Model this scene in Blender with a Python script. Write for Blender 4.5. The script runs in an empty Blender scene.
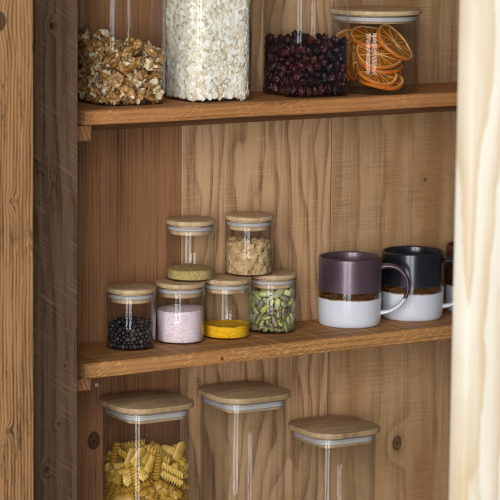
import bpy, bmesh, math, random
import numpy as np
from mathutils import Vector, Matrix, noise as mnoise
random.seed(11)
PI = math.pi
SC = bpy.context.scene
COL = SC.collection
DATA = {
 'peppercorn': (
 -171,89,347,-4,-49,6,296,9,-187,332,-34,-16,33,308,111,-125,330,50,-1,6,265,131,133,323,-43,11,22,309,-196,-48,323,27,-19,38,290,-127,-117,322,11,0,-49,299,62,-95,322,9,48,11,318,
 -93,-164,322,40,16,26,287,-13,63,322,-48,-9,-9,313,169,70,321,8,-38,32,309,-131,52,321,6,46,18,312,-41,120,321,39,19,25,310,-153,-6,321,-33,-1,37,308,15,8,320,-33,28,25,304,178,9,
 320,-8,-11,-48,297,49,64,320,46,-20,-1,301,-47,13,320,-15,-47,-7,300,-45,194,320,-27,16,-39,284,-39,-142,320,41,-9,-28,296,-73,69,319,10,46,16,293,-16,-86,319,8,1,-49,290,172,-89,
 319,49,-5,-9,288,72,128,319,19,-11,45,287,54,182,318,31,-27,28,285,-126,-59,318,18,-10,46,285,-114,110,318,-3,-48,-14,282,18,114,318,29,5,-40,281,-73,-96,318,-34,7,-36,279,131,
 -23,318,-22,28,36,276,104,81,318,-11,48,-10,276,66,-156,318,-37,-7,33,276,73,12,318,-6,-43,25,275,26,-48,317,38,-2,33,274,-53,-44,317,-7,49,-9,274,125,31,317,-10,34,35,272,17,
 -132,317,3,8,-49,271,-86,157,317,-6,-34,-36,270,119,-76,316,2,-40,-29,262,2,166,316,19,-46,-1,262,80,-40,316,9,46,17,261,-97,-13,316,-46,7,18,260,251,-40,298,37,-33,6,319,128,
 -166,296,37,20,-26,297,-177,113,296,30,35,20,284,-83,-245,295,45,-21,-5,314,-208,13,294,32,-37,-10,279,-138,-223,293,-22,30,33,278,-144,-164,292,-9,29,40,290,-254,50,287,44,-2,
 -23,316,-243,-96,287,-17,1,-47,289,-28,-210,287,-48,-4,-12,319,175,117,283,-10,-47,-15,313,-122,183,281,10,43,22,284,33,-207,281,38,22,-24,297,-234,109,278,37,-16,-29,320,-260,
 -11,278,-37,-2,33,303,167,-127,274,-38,-32,-4,300,250,72,273,-27,-40,11,295,208,25,272,45,19,8,302,240,-105,271,-45,12,-19,279,177,-189,271,10,-24,-43,318,-28,204,269,45,15,17,
 266,-200,-62,268,-19,-46,-6,284,-193,-178,268,25,-29,-32,277,-95,-189,267,26,-42,9,316,194,173,264,29,-12,-39,307,229,126,264,24,26,35,292,-69,252,263,25,-35,-25,293,90,-198,262,
 25,-6,43,315,200,-53,259,-41,11,-27,280,16,-259,258,39,-26,-16,312,-9,258,258,-41,-28,-2,320,138,157,258,3,-48,-15,293,-155,146,258,14,7,48,273,-124,232,257,48,-10,-10,269,74,193,
 257,28,28,-30,268,-175,-112,257,-6,49,5,286,73,-253,255,-44,21,10,273,-172,198,254,-46,-12,-17,271,53,256,253,-41,15,-25,288,-209,157,252,3,36,-34,289,260,1,251,38,-18,26,307,
 -205,47,250,-19,38,27,284,-225,-135,250,16,-45,-14,287,-255,-60,247,46,11,16,280,155,212,246,33,-23,30,276,-44,-255,246,49,-7,0,317,-79,197,246,26,29,32,293,213,-149,244,30,-33,
 -22,302,-156,-211,242,-49,-7,-1,280,197,76,241,17,-46,-11,313,106,239,241,49,-6,-4,282,-211,-12,240,-22,-40,-20,319,22,209,240,32,-28,27,301,253,-58,239,22,31,-32,310,-186,101,
 238,5,-1,-50,318,-102,-240,238,-39,-31,-4,293,141,-221,238,-38,-9,32,280,133,-164,236,24,-42,-10,308,-144,-154,234,-14,40,-26,302,-257,28,229,1,45,-23,316,45,-202,226,42,19,-19,
 272,-52,-201,226,-11,19,45,260,168,123,225,-38,-11,-31,263,-122,168,222,42,1,27,283,-244,88,221,22,7,-44,308,-215,-88,220,48,13,7,284,116,188,218,4,-11,49,271,254,52,218,14,12,47,
 308,240,-108,217,19,-43,18,273,170,-122,216,-25,9,42,296,-31,208,215,-38,12,30,284,209,-17,214,-13,-47,10,298,238,108,212,1,49,-11,290,-198,-169,211,5,4,-50,301,-94,243,210,-34,
 -36,-10,304,-147,217,210,-46,-7,19,284,180,-187,209,-3,-41,28,309,100,-242,209,-15,-45,-17,280,206,160,208,1,44,-24,290,-101,-184,207,-2,-32,-38,298,20,261,205,-40,28,13,296,45,
 -255,204,-8,-25,43,314,198,-73,204,-28,39,-14,292,68,202,203,31,24,31,283,-224,138,202,-15,6,-47,272,-35,261,202,43,-25,-7,268,-259,-26,201,28,39,-14,303,203,36,200,4,5,50,269,
 -172,-115,199,-13,-34,35,275,-189,181,198,45,-16,-16,287,-4,-209,198,11,-19,-45,301,262,-20,197,-3,24,-44,282,96,-188,196,19,-46,6,280,-11,-264,195,-8,-13,-48,275,167,203,194,11,
 21,44,271,-64,-254,190,-41,16,24,293,-209,26,190,26,33,-28,311,141,150,190,-25,-25,35,263,-204,-43,190,-2,48,15,287,123,233,190,-3,-39,-31,272,74,253,190,30,39,-9,260,-83,190,189,
 16,-43,19,282,-167,127,189,37,-26,21,301,216,-146,185,-12,0,49,294,189,93,185,-34,29,22,290,-115,-237,185,-35,-33,-14,276,-160,-206,184,42,-15,22,307,142,-221,182,-28,-1,41,272,
 -252,-78,182,-36,33,10,263,253,-72,182,34,-24,-28,274,18,210,180,33,-33,17,312,-140,-153,178,44,16,18,274,-257,54,176,13,36,33,286,-225,-128,176,9,33,-37,316,141,-156,176,19,2,46,
 306,-195,80,175,30,35,19,271,-57,-202,168,-41,-12,26,317,48,-205,168,9,5,49,312,250,82,166,-15,26,40,268,107,185,164,12,9,-48,298,-130,166,164,43,24,-12,312,225,132,163,-31,28,27,
 289,258,24,162,0,49,8,317,180,-107,161,30,-37,-15,300,-37,206,159,20,3,-46,308,-126,227,158,45,21,4,309,194,177,156,-15,45,-17,275,-70,251,156,31,-17,-35,317,208,-6,156,8,42,-26,
 282,-113,-194,154,20,3,46,264,-264,0,153,12,-44,-20,266,-192,-171,152,-20,39,23,289,177,-196,152,-47,-9,-13,263,-11,261,152,-23,41,-16,290,-240,102,151,-23,-18,-40,293,91,-243,
 151,15,-10,47,316,22,-260,151,-12,46,-16,292,-210,153,150,-42,-22,-16,308,-174,199,150,44,-12,20,264,206,52,147,-46,18,8,303,148,218,147,-32,-29,-25,264,46,257,142,-20,21,-41,298,
 95,-186,142,4,4,50,263,-210,-11,141,35,8,-35,305,-34,-259,141,6,15,-47,290,236,-108,140,33,-33,18,309,101,242,140,49,7,-8,282,257,-34,140,34,31,-19,317,-198,-69,139,3,-21,-45,304,
 -171,-120,138,-37,-6,33,282,146,156,138,-13,25,42,268,-253,-49,138,20,41,-21,276,200,-153,136,29,40,7,264,60,201,136,17,45,13,301,-201,43,134,-49,6,-10,260,2,-209,134,-4,-36,-35,
 291,-90,-243,133,-26,12,-41,312,-162,129,133,-35,-36,-5,274,202,-59,132,-10,48,-11,310,178,112,132,38,31,-10,293,-88,191,131,28,12,-40,317,140,-224,129,36,34,4,269,-243,-102,127,
 9,-33,-36,272,-133,-158,125,-1,11,49,272,8,214,124,22,14,-43,285,141,-172,123,-39,31,-8,264,-196,92,123,3,-8,49,261,-156,-208,123,7,33,37,304,-256,43,122,37,26,23,313,258,58,120,
 30,-38,14,264,238,105,116,47,18,2,311,-46,-213,115,-47,-12,10,264,165,-123,114,-25,35,25,266,-217,-148,111,37,33,2,277,55,-257,110,-45,-20,9,282,-92,-186,108,-45,-3,-21,277,213,
 153,108,-45,9,20,279,175,194,106,43,-25,4,315,-99,243,106,-20,-11,-45,303,-130,160,106,43,-25,0,294,-43,260,106,6,-49,6,276,263,11,105,-20,34,-30,279,-148,217,104,-38,-13,-30,292,
 207,15,104,7,0,-49,283,-190,177,100,18,-34,-32,318,-41,205,99,-27,-37,-21,299,47,-204,97,1,-24,44,296,192,-182,96,9,48,9,262,195,70,94,43,6,25,301,12,261,93,-37,-20,26,308,-259,
 -11,92,9,26,42,316,-243,92,92,-27,-30,29,317,222,-137,92,-11,-9,48,290,0,-259,91,-38,17,-28,312,128,227,89,-19,24,-40,315,-255,-67,89,-23,39,21,265,105,-240,88,44,13,-21,294,-207,
 -37,87,-22,-28,35,311,-188,-91,86,29,-22,34,288,101,-184,86,-19,-44,-15,304,-210,20,85,-44,24,1,275,247,-91,84,-49,-3,11,272,-58,-256,84,-28,25,33,286,71,250,83,28,15,39,307,83,
 192,82,-31,-37,13,308,191,-89,82,16,8,46,291,134,162,81,-41,5,28,315,-159,-137,81,-5,-40,-30,307,203,-35,80,50,2,0,270,-111,-237,80,23,9,44,285,258,-38,78,43,23,12,314,153,-213,
 78,-41,27,9,279,-190,-183,78,-31,36,-15,269,-4,-206,77,12,46,-16,261,170,119,77,30,-21,33,283,-169,123,76,-42,-22,14,290,-222,139,76,-2,-7,49,282,-194,71,76,-16,-26,-39,275,29,
 208,74,-34,-37,5,311,-237,-113,74,22,45,-7,285,150,-154,74,2,-9,-49,320,-95,191,73,50,6,3,274,-135,-190,73,-9,34,36,289,244,59,70,34,-26,-26,272,-59,-202,66,23,2,-44,308,221,108,
 66,-48,-7,12,269,-258,42,65,-40,7,-29,296,-68,237,64,-29,10,-39,280,236,10,60,18,43,-17,261,-149,181,60,-8,-29,-40,264,59,-253,58,19,18,43,304,194,170,55,-50,6,-1,320,-128,229,55,
 -1,37,34,275,-25,208,46,37,32,-11,304,205,-162,45,-18,-44,16,316,-198,174,42,-40,11,-28,277,-257,-42,38,8,-47,14,316,198,66,38,-16,7,-47,289,30,-206,35,44,6,23,290,17,261,34,-16,
 41,24,290,-200,-67,33,10,24,43,313,233,-114,31,3,36,-34,316,-210,-11,31,16,8,-47,316,-82,-246,31,46,0,-20,310,-211,42,30,19,-28,-37,308,114,235,30,19,-43,-18,302,13,-260,30,-3,
 -40,-31,313,82,-193,30,40,-11,27,301,-174,-116,30,-32,38,-5,302,171,-120,29,34,36,8,313,110,178,29,5,-50,1,301,-168,-203,28,-37,-8,-32,282,-38,259,28,4,49,-9,301,161,206,28,-46,
 18,7,290,-139,-155,28,7,32,37,294,195,-72,28,23,-43,-12,286,66,205,28,-49,4,6,283,214,-26,28,-17,33,-34,283,254,-64,28,-17,-36,30,289,-250,81,28,-41,-24,-15,284,-94,-186,28,39,10,
 30,291,-129,-230,28,-22,42,17,279,139,-223,27,-23,44,4,274,149,146,27,7,45,21,272,-227,-133,27,32,9,-37,282,-36,-262,27,36,-8,-34,274,-147,144,27,-3,-34,37,271,-23,-209,27,-45,12,
 18,284,248,86,27,-18,10,46,281,-111,175,27,11,48,-6,273,128,-164,26,42,-27,6,286,-201,-172,26,-23,-11,43,264,225,136,26,-35,-8,35,292,67,257,26,-17,20,42,264,-187,85,26,-48,-12,9,
 267,262,37,26,8,-20,-45,261,-249,-91,26,-9,39,-30,263,97,-246,26,28,26,-33,274,265,-13,26,28,-41,6,260,-71,202,26,-45,16,-15,264,-233,129,26,-21,-9,44,263,-189,130,25,24,31,31,
 261,179,109,25,23,34,28,264,-164,208,25,28,-27,-31,266,177,-197,25,-18,43,-17,261,-264,10,25,10,14,47,264,204,21,25,27,-42,-5,263,-92,249,24,1,-5,50,260,18,206,23,9,40,29,266,),
 'walnut': (
 -77,-84,870,-27,-34,25,972,42,-229,858,-19,-32,33,897,191,-354,824,49,0,8,905,-334,-291,797,-23,45,2,959,-197,73,790,-48,-3,-12,891,-128,-317,790,0,49,-10,994,165,259,787,22,44,
 10,1020,-344,263,782,-9,-49,2,958,184,42,770,32,-36,-14,714,204,-159,767,-10,47,13,894,364,-78,766,0,34,36,817,344,148,752,0,-48,14,1016,354,-284,741,14,40,27,823,67,-56,737,30,
 39,-6,681,43,118,733,-40,23,19,620,-364,-50,730,7,25,-43,780,-205,-123,697,16,34,33,993,34,-310,683,1,47,-17,940,-100,348,675,-4,-1,50,976,66,355,673,-2,50,-1,695,-193,198,667,43,
 -26,2,823,201,-343,652,6,48,13,795,-352,102,651,-34,-12,-34,771,-32,22,647,32,4,-38,890,-374,-168,640,0,26,-43,714,184,106,632,45,20,11,831,-265,369,624,6,1,-50,748,-126,-380,624,
 43,2,25,663,280,342,614,23,-9,44,963,-56,-136,604,-19,14,-44,781,343,4,600,36,6,-34,842,331,-177,591,-38,-12,30,939,0,194,588,40,5,29,917,133,-102,582,12,43,-23,1017,-363,254,580,
 1,5,-50,817,-114,-258,579,45,-13,-17,644,-314,-316,577,-23,20,-40,1003,336,-336,557,18,19,-42,709,-196,13,556,24,-31,-31,979,-370,-43,535,0,-29,-40,751,13,-368,524,49,1,-10,782,
 351,191,523,0,20,-46,942,35,353,498,45,2,22,940,-206,192,492,-45,-7,-20,841,174,223,490,5,12,-48,821,237,71,480,-5,34,-36,750,197,-323,474,8,-46,-18,966,82,87,470,5,31,-39,780,
 -171,-171,469,38,3,-33,783,-365,87,455,0,-30,-40,806,35,-197,448,-34,-23,29,903,-193,357,447,-50,2,-3,899,-39,-48,441,-30,-11,-39,794,-352,-178,438,-49,-11,4,729,258,-160,438,-13,
 20,44,640,-149,-348,429,-33,0,38,996,-70,116,419,2,27,-42,777,370,-83,413,1,-8,-49,747,17,236,379,39,-24,21,638,369,82,379,0,-35,36,776,-356,241,370,1,-40,-30,892,344,-298,369,15,
 28,39,865,289,343,367,6,-4,-50,939,-221,70,366,31,-8,38,757,-383,-71,364,0,34,37,620,188,-44,353,-40,-1,30,1000,-376,-280,341,6,-27,42,642,-243,-80,327,5,-9,49,812,-242,-233,321,
 -2,-1,50,723,35,44,320,23,19,-40,680,41,-351,316,14,-5,48,969,201,159,308,44,22,-8,958,109,334,307,-2,30,40,942,-88,-178,300,26,-38,19,881,-284,-369,296,24,-9,43,716,41,-103,285,
 24,-38,-23,643,-60,362,285,-5,2,50,841,383,232,284,1,27,-42,626,-209,383,277,16,1,-47,646,170,-218,274,8,-3,49,910,-366,49,274,-8,48,9,773,347,-170,270,49,-8,-4,772,-175,222,269,
 5,2,-50,995,-106,36,263,-8,-48,12,842,-365,-162,257,49,5,7,627,201,-376,257,28,-1,41,711,-328,349,235,15,13,-46,676,366,-25,233,1,19,46,799,19,177,228,36,-20,-28,788,-357,-275,
 197,45,21,-1,649,-144,-349,183,-5,-14,-48,990,-355,210,147,0,-8,49,952,322,-309,131,-2,-2,-50,1010,203,16,129,-9,14,-47,876,350,137,128,0,-2,-50,991,32,-14,125,9,-3,-49,968,-11,
 -210,124,30,1,40,978,-230,68,121,8,16,-47,943,-220,-176,120,-8,-16,-47,949,330,312,118,-2,3,50,905,192,207,113,12,6,-48,799,-356,-74,113,1,-3,-50,874,-147,372,112,-6,0,50,732,178,
 362,106,-3,1,50,826,0,323,100,-3,-48,12,944,6,-368,99,9,0,49,767,376,-151,98,1,-7,-50,698,-70,118,94,2,13,48,734,-304,-360,87,18,1,-47,698,196,-148,87,49,-7,1,873,157,-335,80,-13,
 48,0,812,-387,70,79,5,3,-50,621,-379,-237,74,0,-44,-23,654,-304,358,73,45,22,-1,747,-174,235,70,-49,12,0,714,-130,-60,69,-34,36,4,701,72,138,67,26,-43,0,683,360,-29,64,50,7,0,662,),
 'pistachio': (
 183,-169,530,-34,-37,3,402,-146,-61,529,42,-25,9,420,44,-98,525,23,22,38,439,59,-214,522,-40,29,8,401,-65,-238,520,38,-10,30,439,180,119,517,20,40,23,439,-192,-155,516,31,-38,8,
 424,247,36,512,5,-34,37,407,104,184,509,-20,-44,-10,419,44,0,507,-49,10,-3,436,-208,78,505,48,14,3,395,4,248,503,-50,1,-5,414,-11,166,490,-35,-8,35,427,-89,-148,488,34,11,35,391,
 -185,166,486,-24,-26,-35,421,-250,-50,484,6,-33,-37,367,52,79,482,46,-14,-15,393,164,0,476,23,-26,36,426,-138,8,466,-48,12,-8,432,141,-159,463,-47,-5,17,410,161,-84,463,-14,-10,
 47,344,242,-59,460,11,48,-7,411,-95,193,459,18,-44,-16,408,-47,-84,459,6,26,42,425,37,-245,450,46,7,-19,427,150,155,447,-28,-37,-19,408,-36,61,439,-3,50,5,369,-110,73,436,-9,33,
 36,340,-156,-67,435,-40,19,-24,400,4,-174,435,48,9,-12,408,95,-98,433,-8,32,38,389,69,237,428,-47,14,-7,426,-255,-8,424,-1,33,37,363,22,-74,424,1,-35,-35,360,-174,-144,413,-37,
 -14,31,392,-210,78,409,43,-6,-25,384,-148,171,408,5,-50,2,372,46,16,408,-33,22,-30,386,-40,214,406,-16,44,18,399,216,132,405,6,-11,48,390,60,90,403,-43,21,14,372,-57,-33,393,49,5,
 -8,389,225,-9,382,42,11,-25,382,-75,-243,382,-6,1,-50,385,98,-50,381,-39,-17,-26,363,-144,-210,381,-5,3,-50,380,-51,112,375,-46,-3,21,351,50,174,373,26,-13,41,375,244,71,370,-3,
 13,-48,379,133,-185,368,-11,29,-40,427,32,-237,365,42,21,-18,395,-178,-2,362,36,12,33,381,135,165,361,26,39,17,422,164,-77,357,4,45,-21,342,-85,-171,353,4,4,50,364,-239,-86,353,
 -8,23,-44,386,170,78,352,0,7,-50,396,-102,198,349,-11,-48,-5,408,-19,-179,346,3,39,31,351,-192,165,345,-22,-28,34,389,-52,-92,345,-48,-9,10,396,239,-76,344,5,16,-47,426,-245,64,
 344,10,39,-30,389,210,-150,343,-10,-13,47,340,-149,-61,334,31,36,-16,344,113,-2,334,-18,-31,-35,372,53,82,331,-17,47,1,364,50,-121,326,-1,35,-35,377,-30,46,326,-28,-8,41,429,-138,
 42,323,-21,-29,-35,355,103,228,321,-35,17,32,412,-24,251,317,-27,-2,-42,395,141,-100,299,-38,16,27,345,-210,-136,297,-13,20,-44,420,12,-28,287,16,13,45,421,174,153,285,-25,-28,
 -33,355,225,27,283,-30,-22,33,420,-78,-3,282,22,-30,34,404,-187,125,277,30,-23,33,400,-257,-15,275,2,-39,-32,344,-34,-162,275,-24,-35,-27,346,174,-190,273,31,29,-26,340,-144,-212,
 271,40,-27,-12,345,-44,170,270,11,1,49,434,-78,97,270,-3,7,49,404,-122,192,265,-7,-47,-17,391,92,-224,264,9,-24,43,341,91,161,257,20,-5,-45,366,-156,-49,256,-44,0,25,394,-123,
 -142,255,11,-28,-40,433,102,90,250,1,-7,-50,360,27,-173,248,-18,2,-47,372,-221,47,248,31,-39,0,380,23,146,246,-3,-44,23,374,159,47,245,29,32,-25,413,-55,-251,244,2,0,50,360,22,
 -253,242,0,1,-50,434,224,126,242,-8,15,-47,359,50,44,240,17,-29,37,356,26,250,234,-16,2,-47,422,120,-137,234,27,12,-40,379,84,-43,230,-30,29,-28,385,-50,-109,228,-9,28,41,409,169,
 -53,216,9,11,48,407,-145,96,213,-7,-35,35,374,-192,-171,202,31,-37,13,346,218,-124,201,-12,-18,-45,435,-165,192,190,37,32,11,384,24,-98,190,22,-12,43,430,-9,13,188,26,-25,-35,421,
 92,235,187,16,-7,47,411,248,-44,183,5,21,45,433,251,51,169,9,-41,-27,347,155,-199,166,-7,-5,49,414,158,194,166,11,-9,48,415,-253,22,164,0,-20,46,396,-5,88,161,12,-28,-39,411,-62,
 244,159,-6,-1,50,429,68,151,158,17,31,-36,388,-242,-58,157,7,-23,44,424,-68,-66,156,5,26,43,418,112,-3,154,2,26,42,405,-106,-235,150,-15,10,47,365,-149,-106,148,-7,8,49,423,-176,
 -34,147,0,-12,-48,409,-232,106,146,-1,-2,-50,372,-106,6,144,-2,20,46,403,97,-239,143,10,3,-49,349,86,-166,141,8,0,-49,390,186,13,139,-8,-2,-49,407,-30,-228,139,4,-36,-35,382,2,
 182,132,-18,2,47,380,-112,185,132,33,-30,23,428,96,-92,130,-1,0,50,359,-181,46,130,-3,-12,-48,410,95,61,128,-31,12,38,361,140,124,126,15,-13,46,434,-97,76,126,-23,-13,-43,390,225,
 119,122,-23,43,12,362,-176,144,115,36,-34,4,345,0,-164,113,34,-36,9,355,-76,-175,113,-18,19,43,377,168,-94,103,13,48,-2,380,-36,-4,100,16,-47,-1,368,-153,-199,95,17,-12,-46,437,
 -225,-108,88,11,-24,42,420,25,254,72,9,0,-49,378,46,-52,70,-1,-3,-50,378,51,-254,69,-13,-1,48,364,57,17,69,6,-5,-49,364,-19,124,68,25,3,-43,374,63,95,68,-20,21,41,388,42,-119,64,
 1,-2,-50,342,248,22,64,-3,41,-28,420,237,-93,63,12,32,-36,380,167,81,60,25,-8,42,345,-36,184,55,39,8,-30,362,82,199,55,-21,-41,-20,434,33,-188,45,46,15,-12,378,189,158,44,-33,38,
 0,440,158,-193,44,-39,-31,-3,423,-96,-100,44,1,50,4,412,-247,25,42,-6,-50,-1,430,-192,163,40,33,38,-1,411,118,-15,40,3,50,0,396,-135,115,38,-33,-37,0,392,-181,-132,38,-20,-46,0,
 389,-74,47,38,10,49,-1,393,-76,246,37,46,19,-1,388,-25,-109,37,-1,-50,-1,378,-7,26,36,12,49,3,373,-45,-253,35,49,-11,0,359,142,-115,35,-46,-19,1,354,-165,-8,34,27,42,-1,346,191,
 -7,34,0,-50,2,342,),
 'fusilli': (
 307,-296,865,32,36,14,520,-9,325,865,42,-25,8,520,2,-321,862,34,-27,-25,520,-259,-254,852,-35,-34,-11,520,280,-78,842,-11,-48,6,520,-173,34,823,-47,15,-9,520,-306,-152,818,32,34,
 17,520,119,44,815,-8,-49,-4,520,204,-15,808,-8,-49,-7,520,-356,146,808,-14,-5,-48,520,-102,107,806,47,-16,5,520,-110,-190,801,-36,-33,-8,520,322,170,799,-27,36,22,520,-285,-31,
 792,40,-6,-30,520,28,257,791,50,5,-2,520,340,-237,789,11,47,13,520,194,375,767,-50,3,-5,520,-87,-294,767,34,28,23,520,-57,-45,760,42,25,-11,520,-219,297,744,49,2,-11,520,279,43,
 739,-14,48,-1,520,-71,-394,735,7,0,50,520,-179,387,732,49,3,10,520,-321,-80,726,-27,42,-7,520,395,-33,724,1,-6,-50,520,270,263,718,-46,16,-11,520,180,63,713,-16,47,4,520,3,-113,
 710,-44,-23,-1,520,-179,212,708,-50,0,4,520,-28,-240,706,39,21,23,520,47,-302,705,-28,-2,-42,520,264,-183,702,48,-12,4,520,-63,117,698,47,2,17,520,-333,-225,698,23,-43,13,520,133,
 -280,679,-29,37,-17,520,-58,-15,669,38,-24,-22,520,279,-305,668,24,-18,-40,520,63,393,662,50,0,2,520,50,151,654,2,-48,-13,520,136,-393,652,43,0,-26,520,-226,-263,647,12,48,5,520,
 -276,-105,644,-11,-47,-13,520,324,-42,636,3,49,9,520,-287,314,631,-40,-30,0,520,144,254,613,-47,14,-9,520,229,-46,610,-2,-49,-12,520,-286,194,606,-40,-27,-11,520,-347,36,599,-19,
 -29,-36,520,393,147,590,0,-44,-25,520,-108,-204,585,-1,45,22,520,134,-170,584,-1,-49,-10,520,-352,-350,584,-7,7,49,520,-76,266,583,14,-47,10,520,387,-244,578,3,25,-43,520,308,276,
 566,6,27,42,520,123,393,565,50,0,0,520,-332,-116,563,-23,-44,-6,520,-124,-45,552,-40,-31,1,520,248,148,550,41,-5,-28,520,126,-394,550,43,0,-26,520,296,-74,536,3,48,12,520,-93,121,
 534,28,35,-23,520,-276,124,534,-42,-20,-18,520,28,-274,519,16,-44,-16,520,110,16,518,31,-39,-6,520,238,50,510,-36,5,35,520,282,-310,506,27,-14,-40,520,76,267,502,17,-46,10,520,
 -303,286,499,30,40,2,520,-293,-305,490,-38,28,-18,520,-200,204,486,-5,-43,-25,520,-309,-180,486,-32,27,-27,520,-42,-176,470,46,4,-20,520,118,-274,470,16,-44,-17,520,275,296,462,
 41,0,-28,520,-101,36,451,-45,5,21,520,-191,-271,442,-20,45,-4,520,243,-34,438,46,-15,13,520,28,110,437,-48,11,-7,520,-224,284,435,34,36,7,520,117,304,425,29,-33,23,520,-34,-283,
 425,-5,-41,27,520,-134,244,424,-35,-27,-23,520,394,216,416,0,-16,-47,520,110,-80,414,-32,10,37,520,231,-291,411,16,-38,-28,520,-361,339,401,-2,-2,50,520,263,140,399,-47,13,11,520,
 -276,-270,392,-14,46,-13,520,-154,-23,386,0,-47,18,520,16,-69,384,35,6,-35,520,16,259,383,24,-43,-8,520,189,-177,376,45,13,18,520,-312,93,373,0,31,-39,520,-242,18,371,4,-28,41,
 520,120,-321,363,-39,-29,11,520,-165,394,362,44,0,-24,520,-125,-251,356,12,48,3,520,396,-127,354,1,-50,5,520,233,278,350,3,35,36,520,298,384,346,14,-4,48,520,278,-70,343,13,-46,
 -14,520,186,352,342,16,-17,-44,520,-169,305,331,-39,30,-9,520,163,140,327,8,-49,-7,520,-40,-333,326,34,22,29,520,-392,-164,325,-2,48,-14,520,-273,250,315,-43,2,26,520,-320,6,304,
 3,-28,42,520,316,218,303,-18,-47,-2,520,-394,80,295,0,28,-42,520,-393,202,288,0,-27,42,520,-286,-204,278,40,25,17,520,320,-313,273,5,-21,-45,520,-40,214,269,25,43,7,520,-11,-121,
 267,19,-35,-30,520,242,-292,264,24,38,-22,520,-38,-249,263,-46,19,-7,520,76,69,253,-30,27,29,520,397,-143,252,0,-50,4,520,-276,-60,250,37,33,7,520,135,-394,244,-46,0,19,520,267,
 -8,243,-37,-32,-11,520,-144,-297,242,-44,1,24,520,24,-33,237,-23,34,28,520,131,254,223,-7,38,31,520,-118,-21,220,35,35,-3,520,165,111,218,34,-30,-21,520,-234,164,211,33,7,37,520,
 127,-274,208,-3,44,23,520,-217,337,203,45,-8,19,520,48,339,201,-43,-22,-12,520,-75,398,195,46,-1,-21,520,383,200,192,5,-49,-7,520,-356,-342,185,-11,12,-47,520,-210,72,178,37,34,1,
 520,298,241,172,0,-48,13,520,-45,-52,170,18,31,-35,520,-206,-325,163,10,25,-42,520,-191,242,161,44,-9,-22,520,216,-134,152,-39,-28,-15,520,-288,-254,152,-2,50,0,520,393,-157,150,
 1,50,-4,520,204,-287,146,3,40,30,520,-395,-105,143,0,-50,-3,520,4,178,140,32,39,2,520,-161,-171,134,-22,44,6,520,206,265,132,-16,47,2,520,77,-328,123,-34,-24,28,520,-107,-72,119,
 -25,43,-6,520,75,-2,118,-5,45,21,520,312,-124,104,3,49,-10,520,-32,-396,97,47,0,-17,520,-64,394,89,48,0,-16,520,390,184,83,-3,49,12,520,-324,-86,67,-14,-48,-7,520,-261,260,61,-48,
 13,6,520,384,-191,53,-5,-50,2,520,-189,-359,52,-49,-8,2,520,128,61,51,-11,49,1,520,-196,338,51,48,-12,0,520,-252,-154,51,-13,-48,0,520,-115,129,51,-50,0,0,520,264,-258,50,10,-49,
 0,520,-394,66,50,-2,-50,-1,520,206,120,50,-10,49,-1,520,113,316,50,-40,-30,0,520,311,237,50,2,50,-1,520,-63,-207,49,-33,37,0,520,-27,-88,49,25,-43,0,520,),
 'cranberry': (
 -328,-262,794,41,11,-27,525,251,-290,761,42,21,18,506,-207,387,760,-49,-4,8,562,368,-126,737,49,9,6,577,39,280,735,26,-42,-5,580,105,382,734,-16,12,-46,580,26,-350,732,13,-41,26,
 556,-370,15,728,-46,11,-16,571,-98,254,726,19,46,3,573,-346,-344,724,-33,33,-18,571,306,-377,724,-13,-6,-48,549,-215,-282,716,21,8,-45,543,270,222,715,39,31,-4,516,307,96,715,34,
 -35,10,568,-278,-175,709,-3,-48,-15,571,-385,264,708,6,45,-20,578,381,285,708,42,17,-21,446,235,3,708,-23,44,3,570,131,-31,705,24,-44,-1,522,183,-379,705,21,23,-39,569,-88,-241,
 705,-6,-48,13,574,-72,-398,701,48,0,-15,474,-390,-226,700,0,-13,-48,552,118,-166,700,-3,18,-46,561,-152,-2,699,-38,-14,29,551,-210,-388,696,49,0,7,570,168,290,695,49,-3,8,541,
 -384,131,694,13,4,48,560,120,166,692,28,39,14,553,322,371,691,37,-23,-25,510,-388,-106,688,0,31,39,574,-5,396,688,18,0,-47,491,372,-13,687,40,29,-2,569,-321,372,685,-12,-7,-48,
 517,277,-200,685,31,-38,11,554,202,392,685,15,4,48,522,-193,295,684,-30,10,39,524,17,-194,682,15,-45,16,514,389,182,681,0,31,-39,563,-177,-184,678,2,-21,-45,462,376,-308,674,5,10,
 49,544,-238,63,671,18,6,-46,511,-180,175,665,18,22,-41,565,-104,381,663,17,24,-40,552,-59,-58,662,7,27,-41,496,-284,238,659,-50,2,-4,450,179,-248,657,-3,18,-46,552,-273,-44,656,
 22,23,-39,554,92,-400,653,45,0,-22,450,-291,143,652,-10,-13,-47,476,394,-208,650,0,10,49,514,53,-72,650,-25,-10,42,558,-22,237,649,-10,-49,6,535,78,-297,643,40,-26,16,506,-214,
 392,640,29,2,-41,531,193,111,637,38,14,30,475,197,-110,635,14,5,48,493,12,122,633,-11,-13,47,540,380,-115,632,-49,-7,-5,484,-154,-100,626,-38,21,25,574,271,292,626,0,27,42,492,
 -324,50,625,-19,7,46,476,-383,-28,625,47,-12,-10,467,-133,79,624,-23,30,33,458,275,-60,622,31,-29,26,449,250,-311,621,22,4,45,468,84,46,621,-28,-26,-32,532,388,79,620,25,-26,-35,
 484,77,230,618,-19,-42,-19,511,297,169,617,-22,42,14,526,-308,-378,614,39,-18,-25,524,0,-379,612,-5,43,25,508,-33,-254,611,-9,-47,16,502,179,199,610,42,13,24,467,-283,-140,606,48,
 10,-11,510,270,47,602,35,0,35,569,84,369,600,11,-48,-6,572,-269,306,599,40,14,27,467,177,302,599,-23,-43,-12,448,-310,-242,598,-4,-6,49,495,375,303,596,19,-44,15,564,-243,-306,
 595,-7,-3,-49,443,-29,-128,595,-33,-33,17,484,-391,-292,594,9,-26,41,467,-142,-299,594,-7,-6,-49,566,319,-377,593,36,20,-29,485,-388,203,593,0,36,34,566,-372,331,592,19,36,-29,
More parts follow.
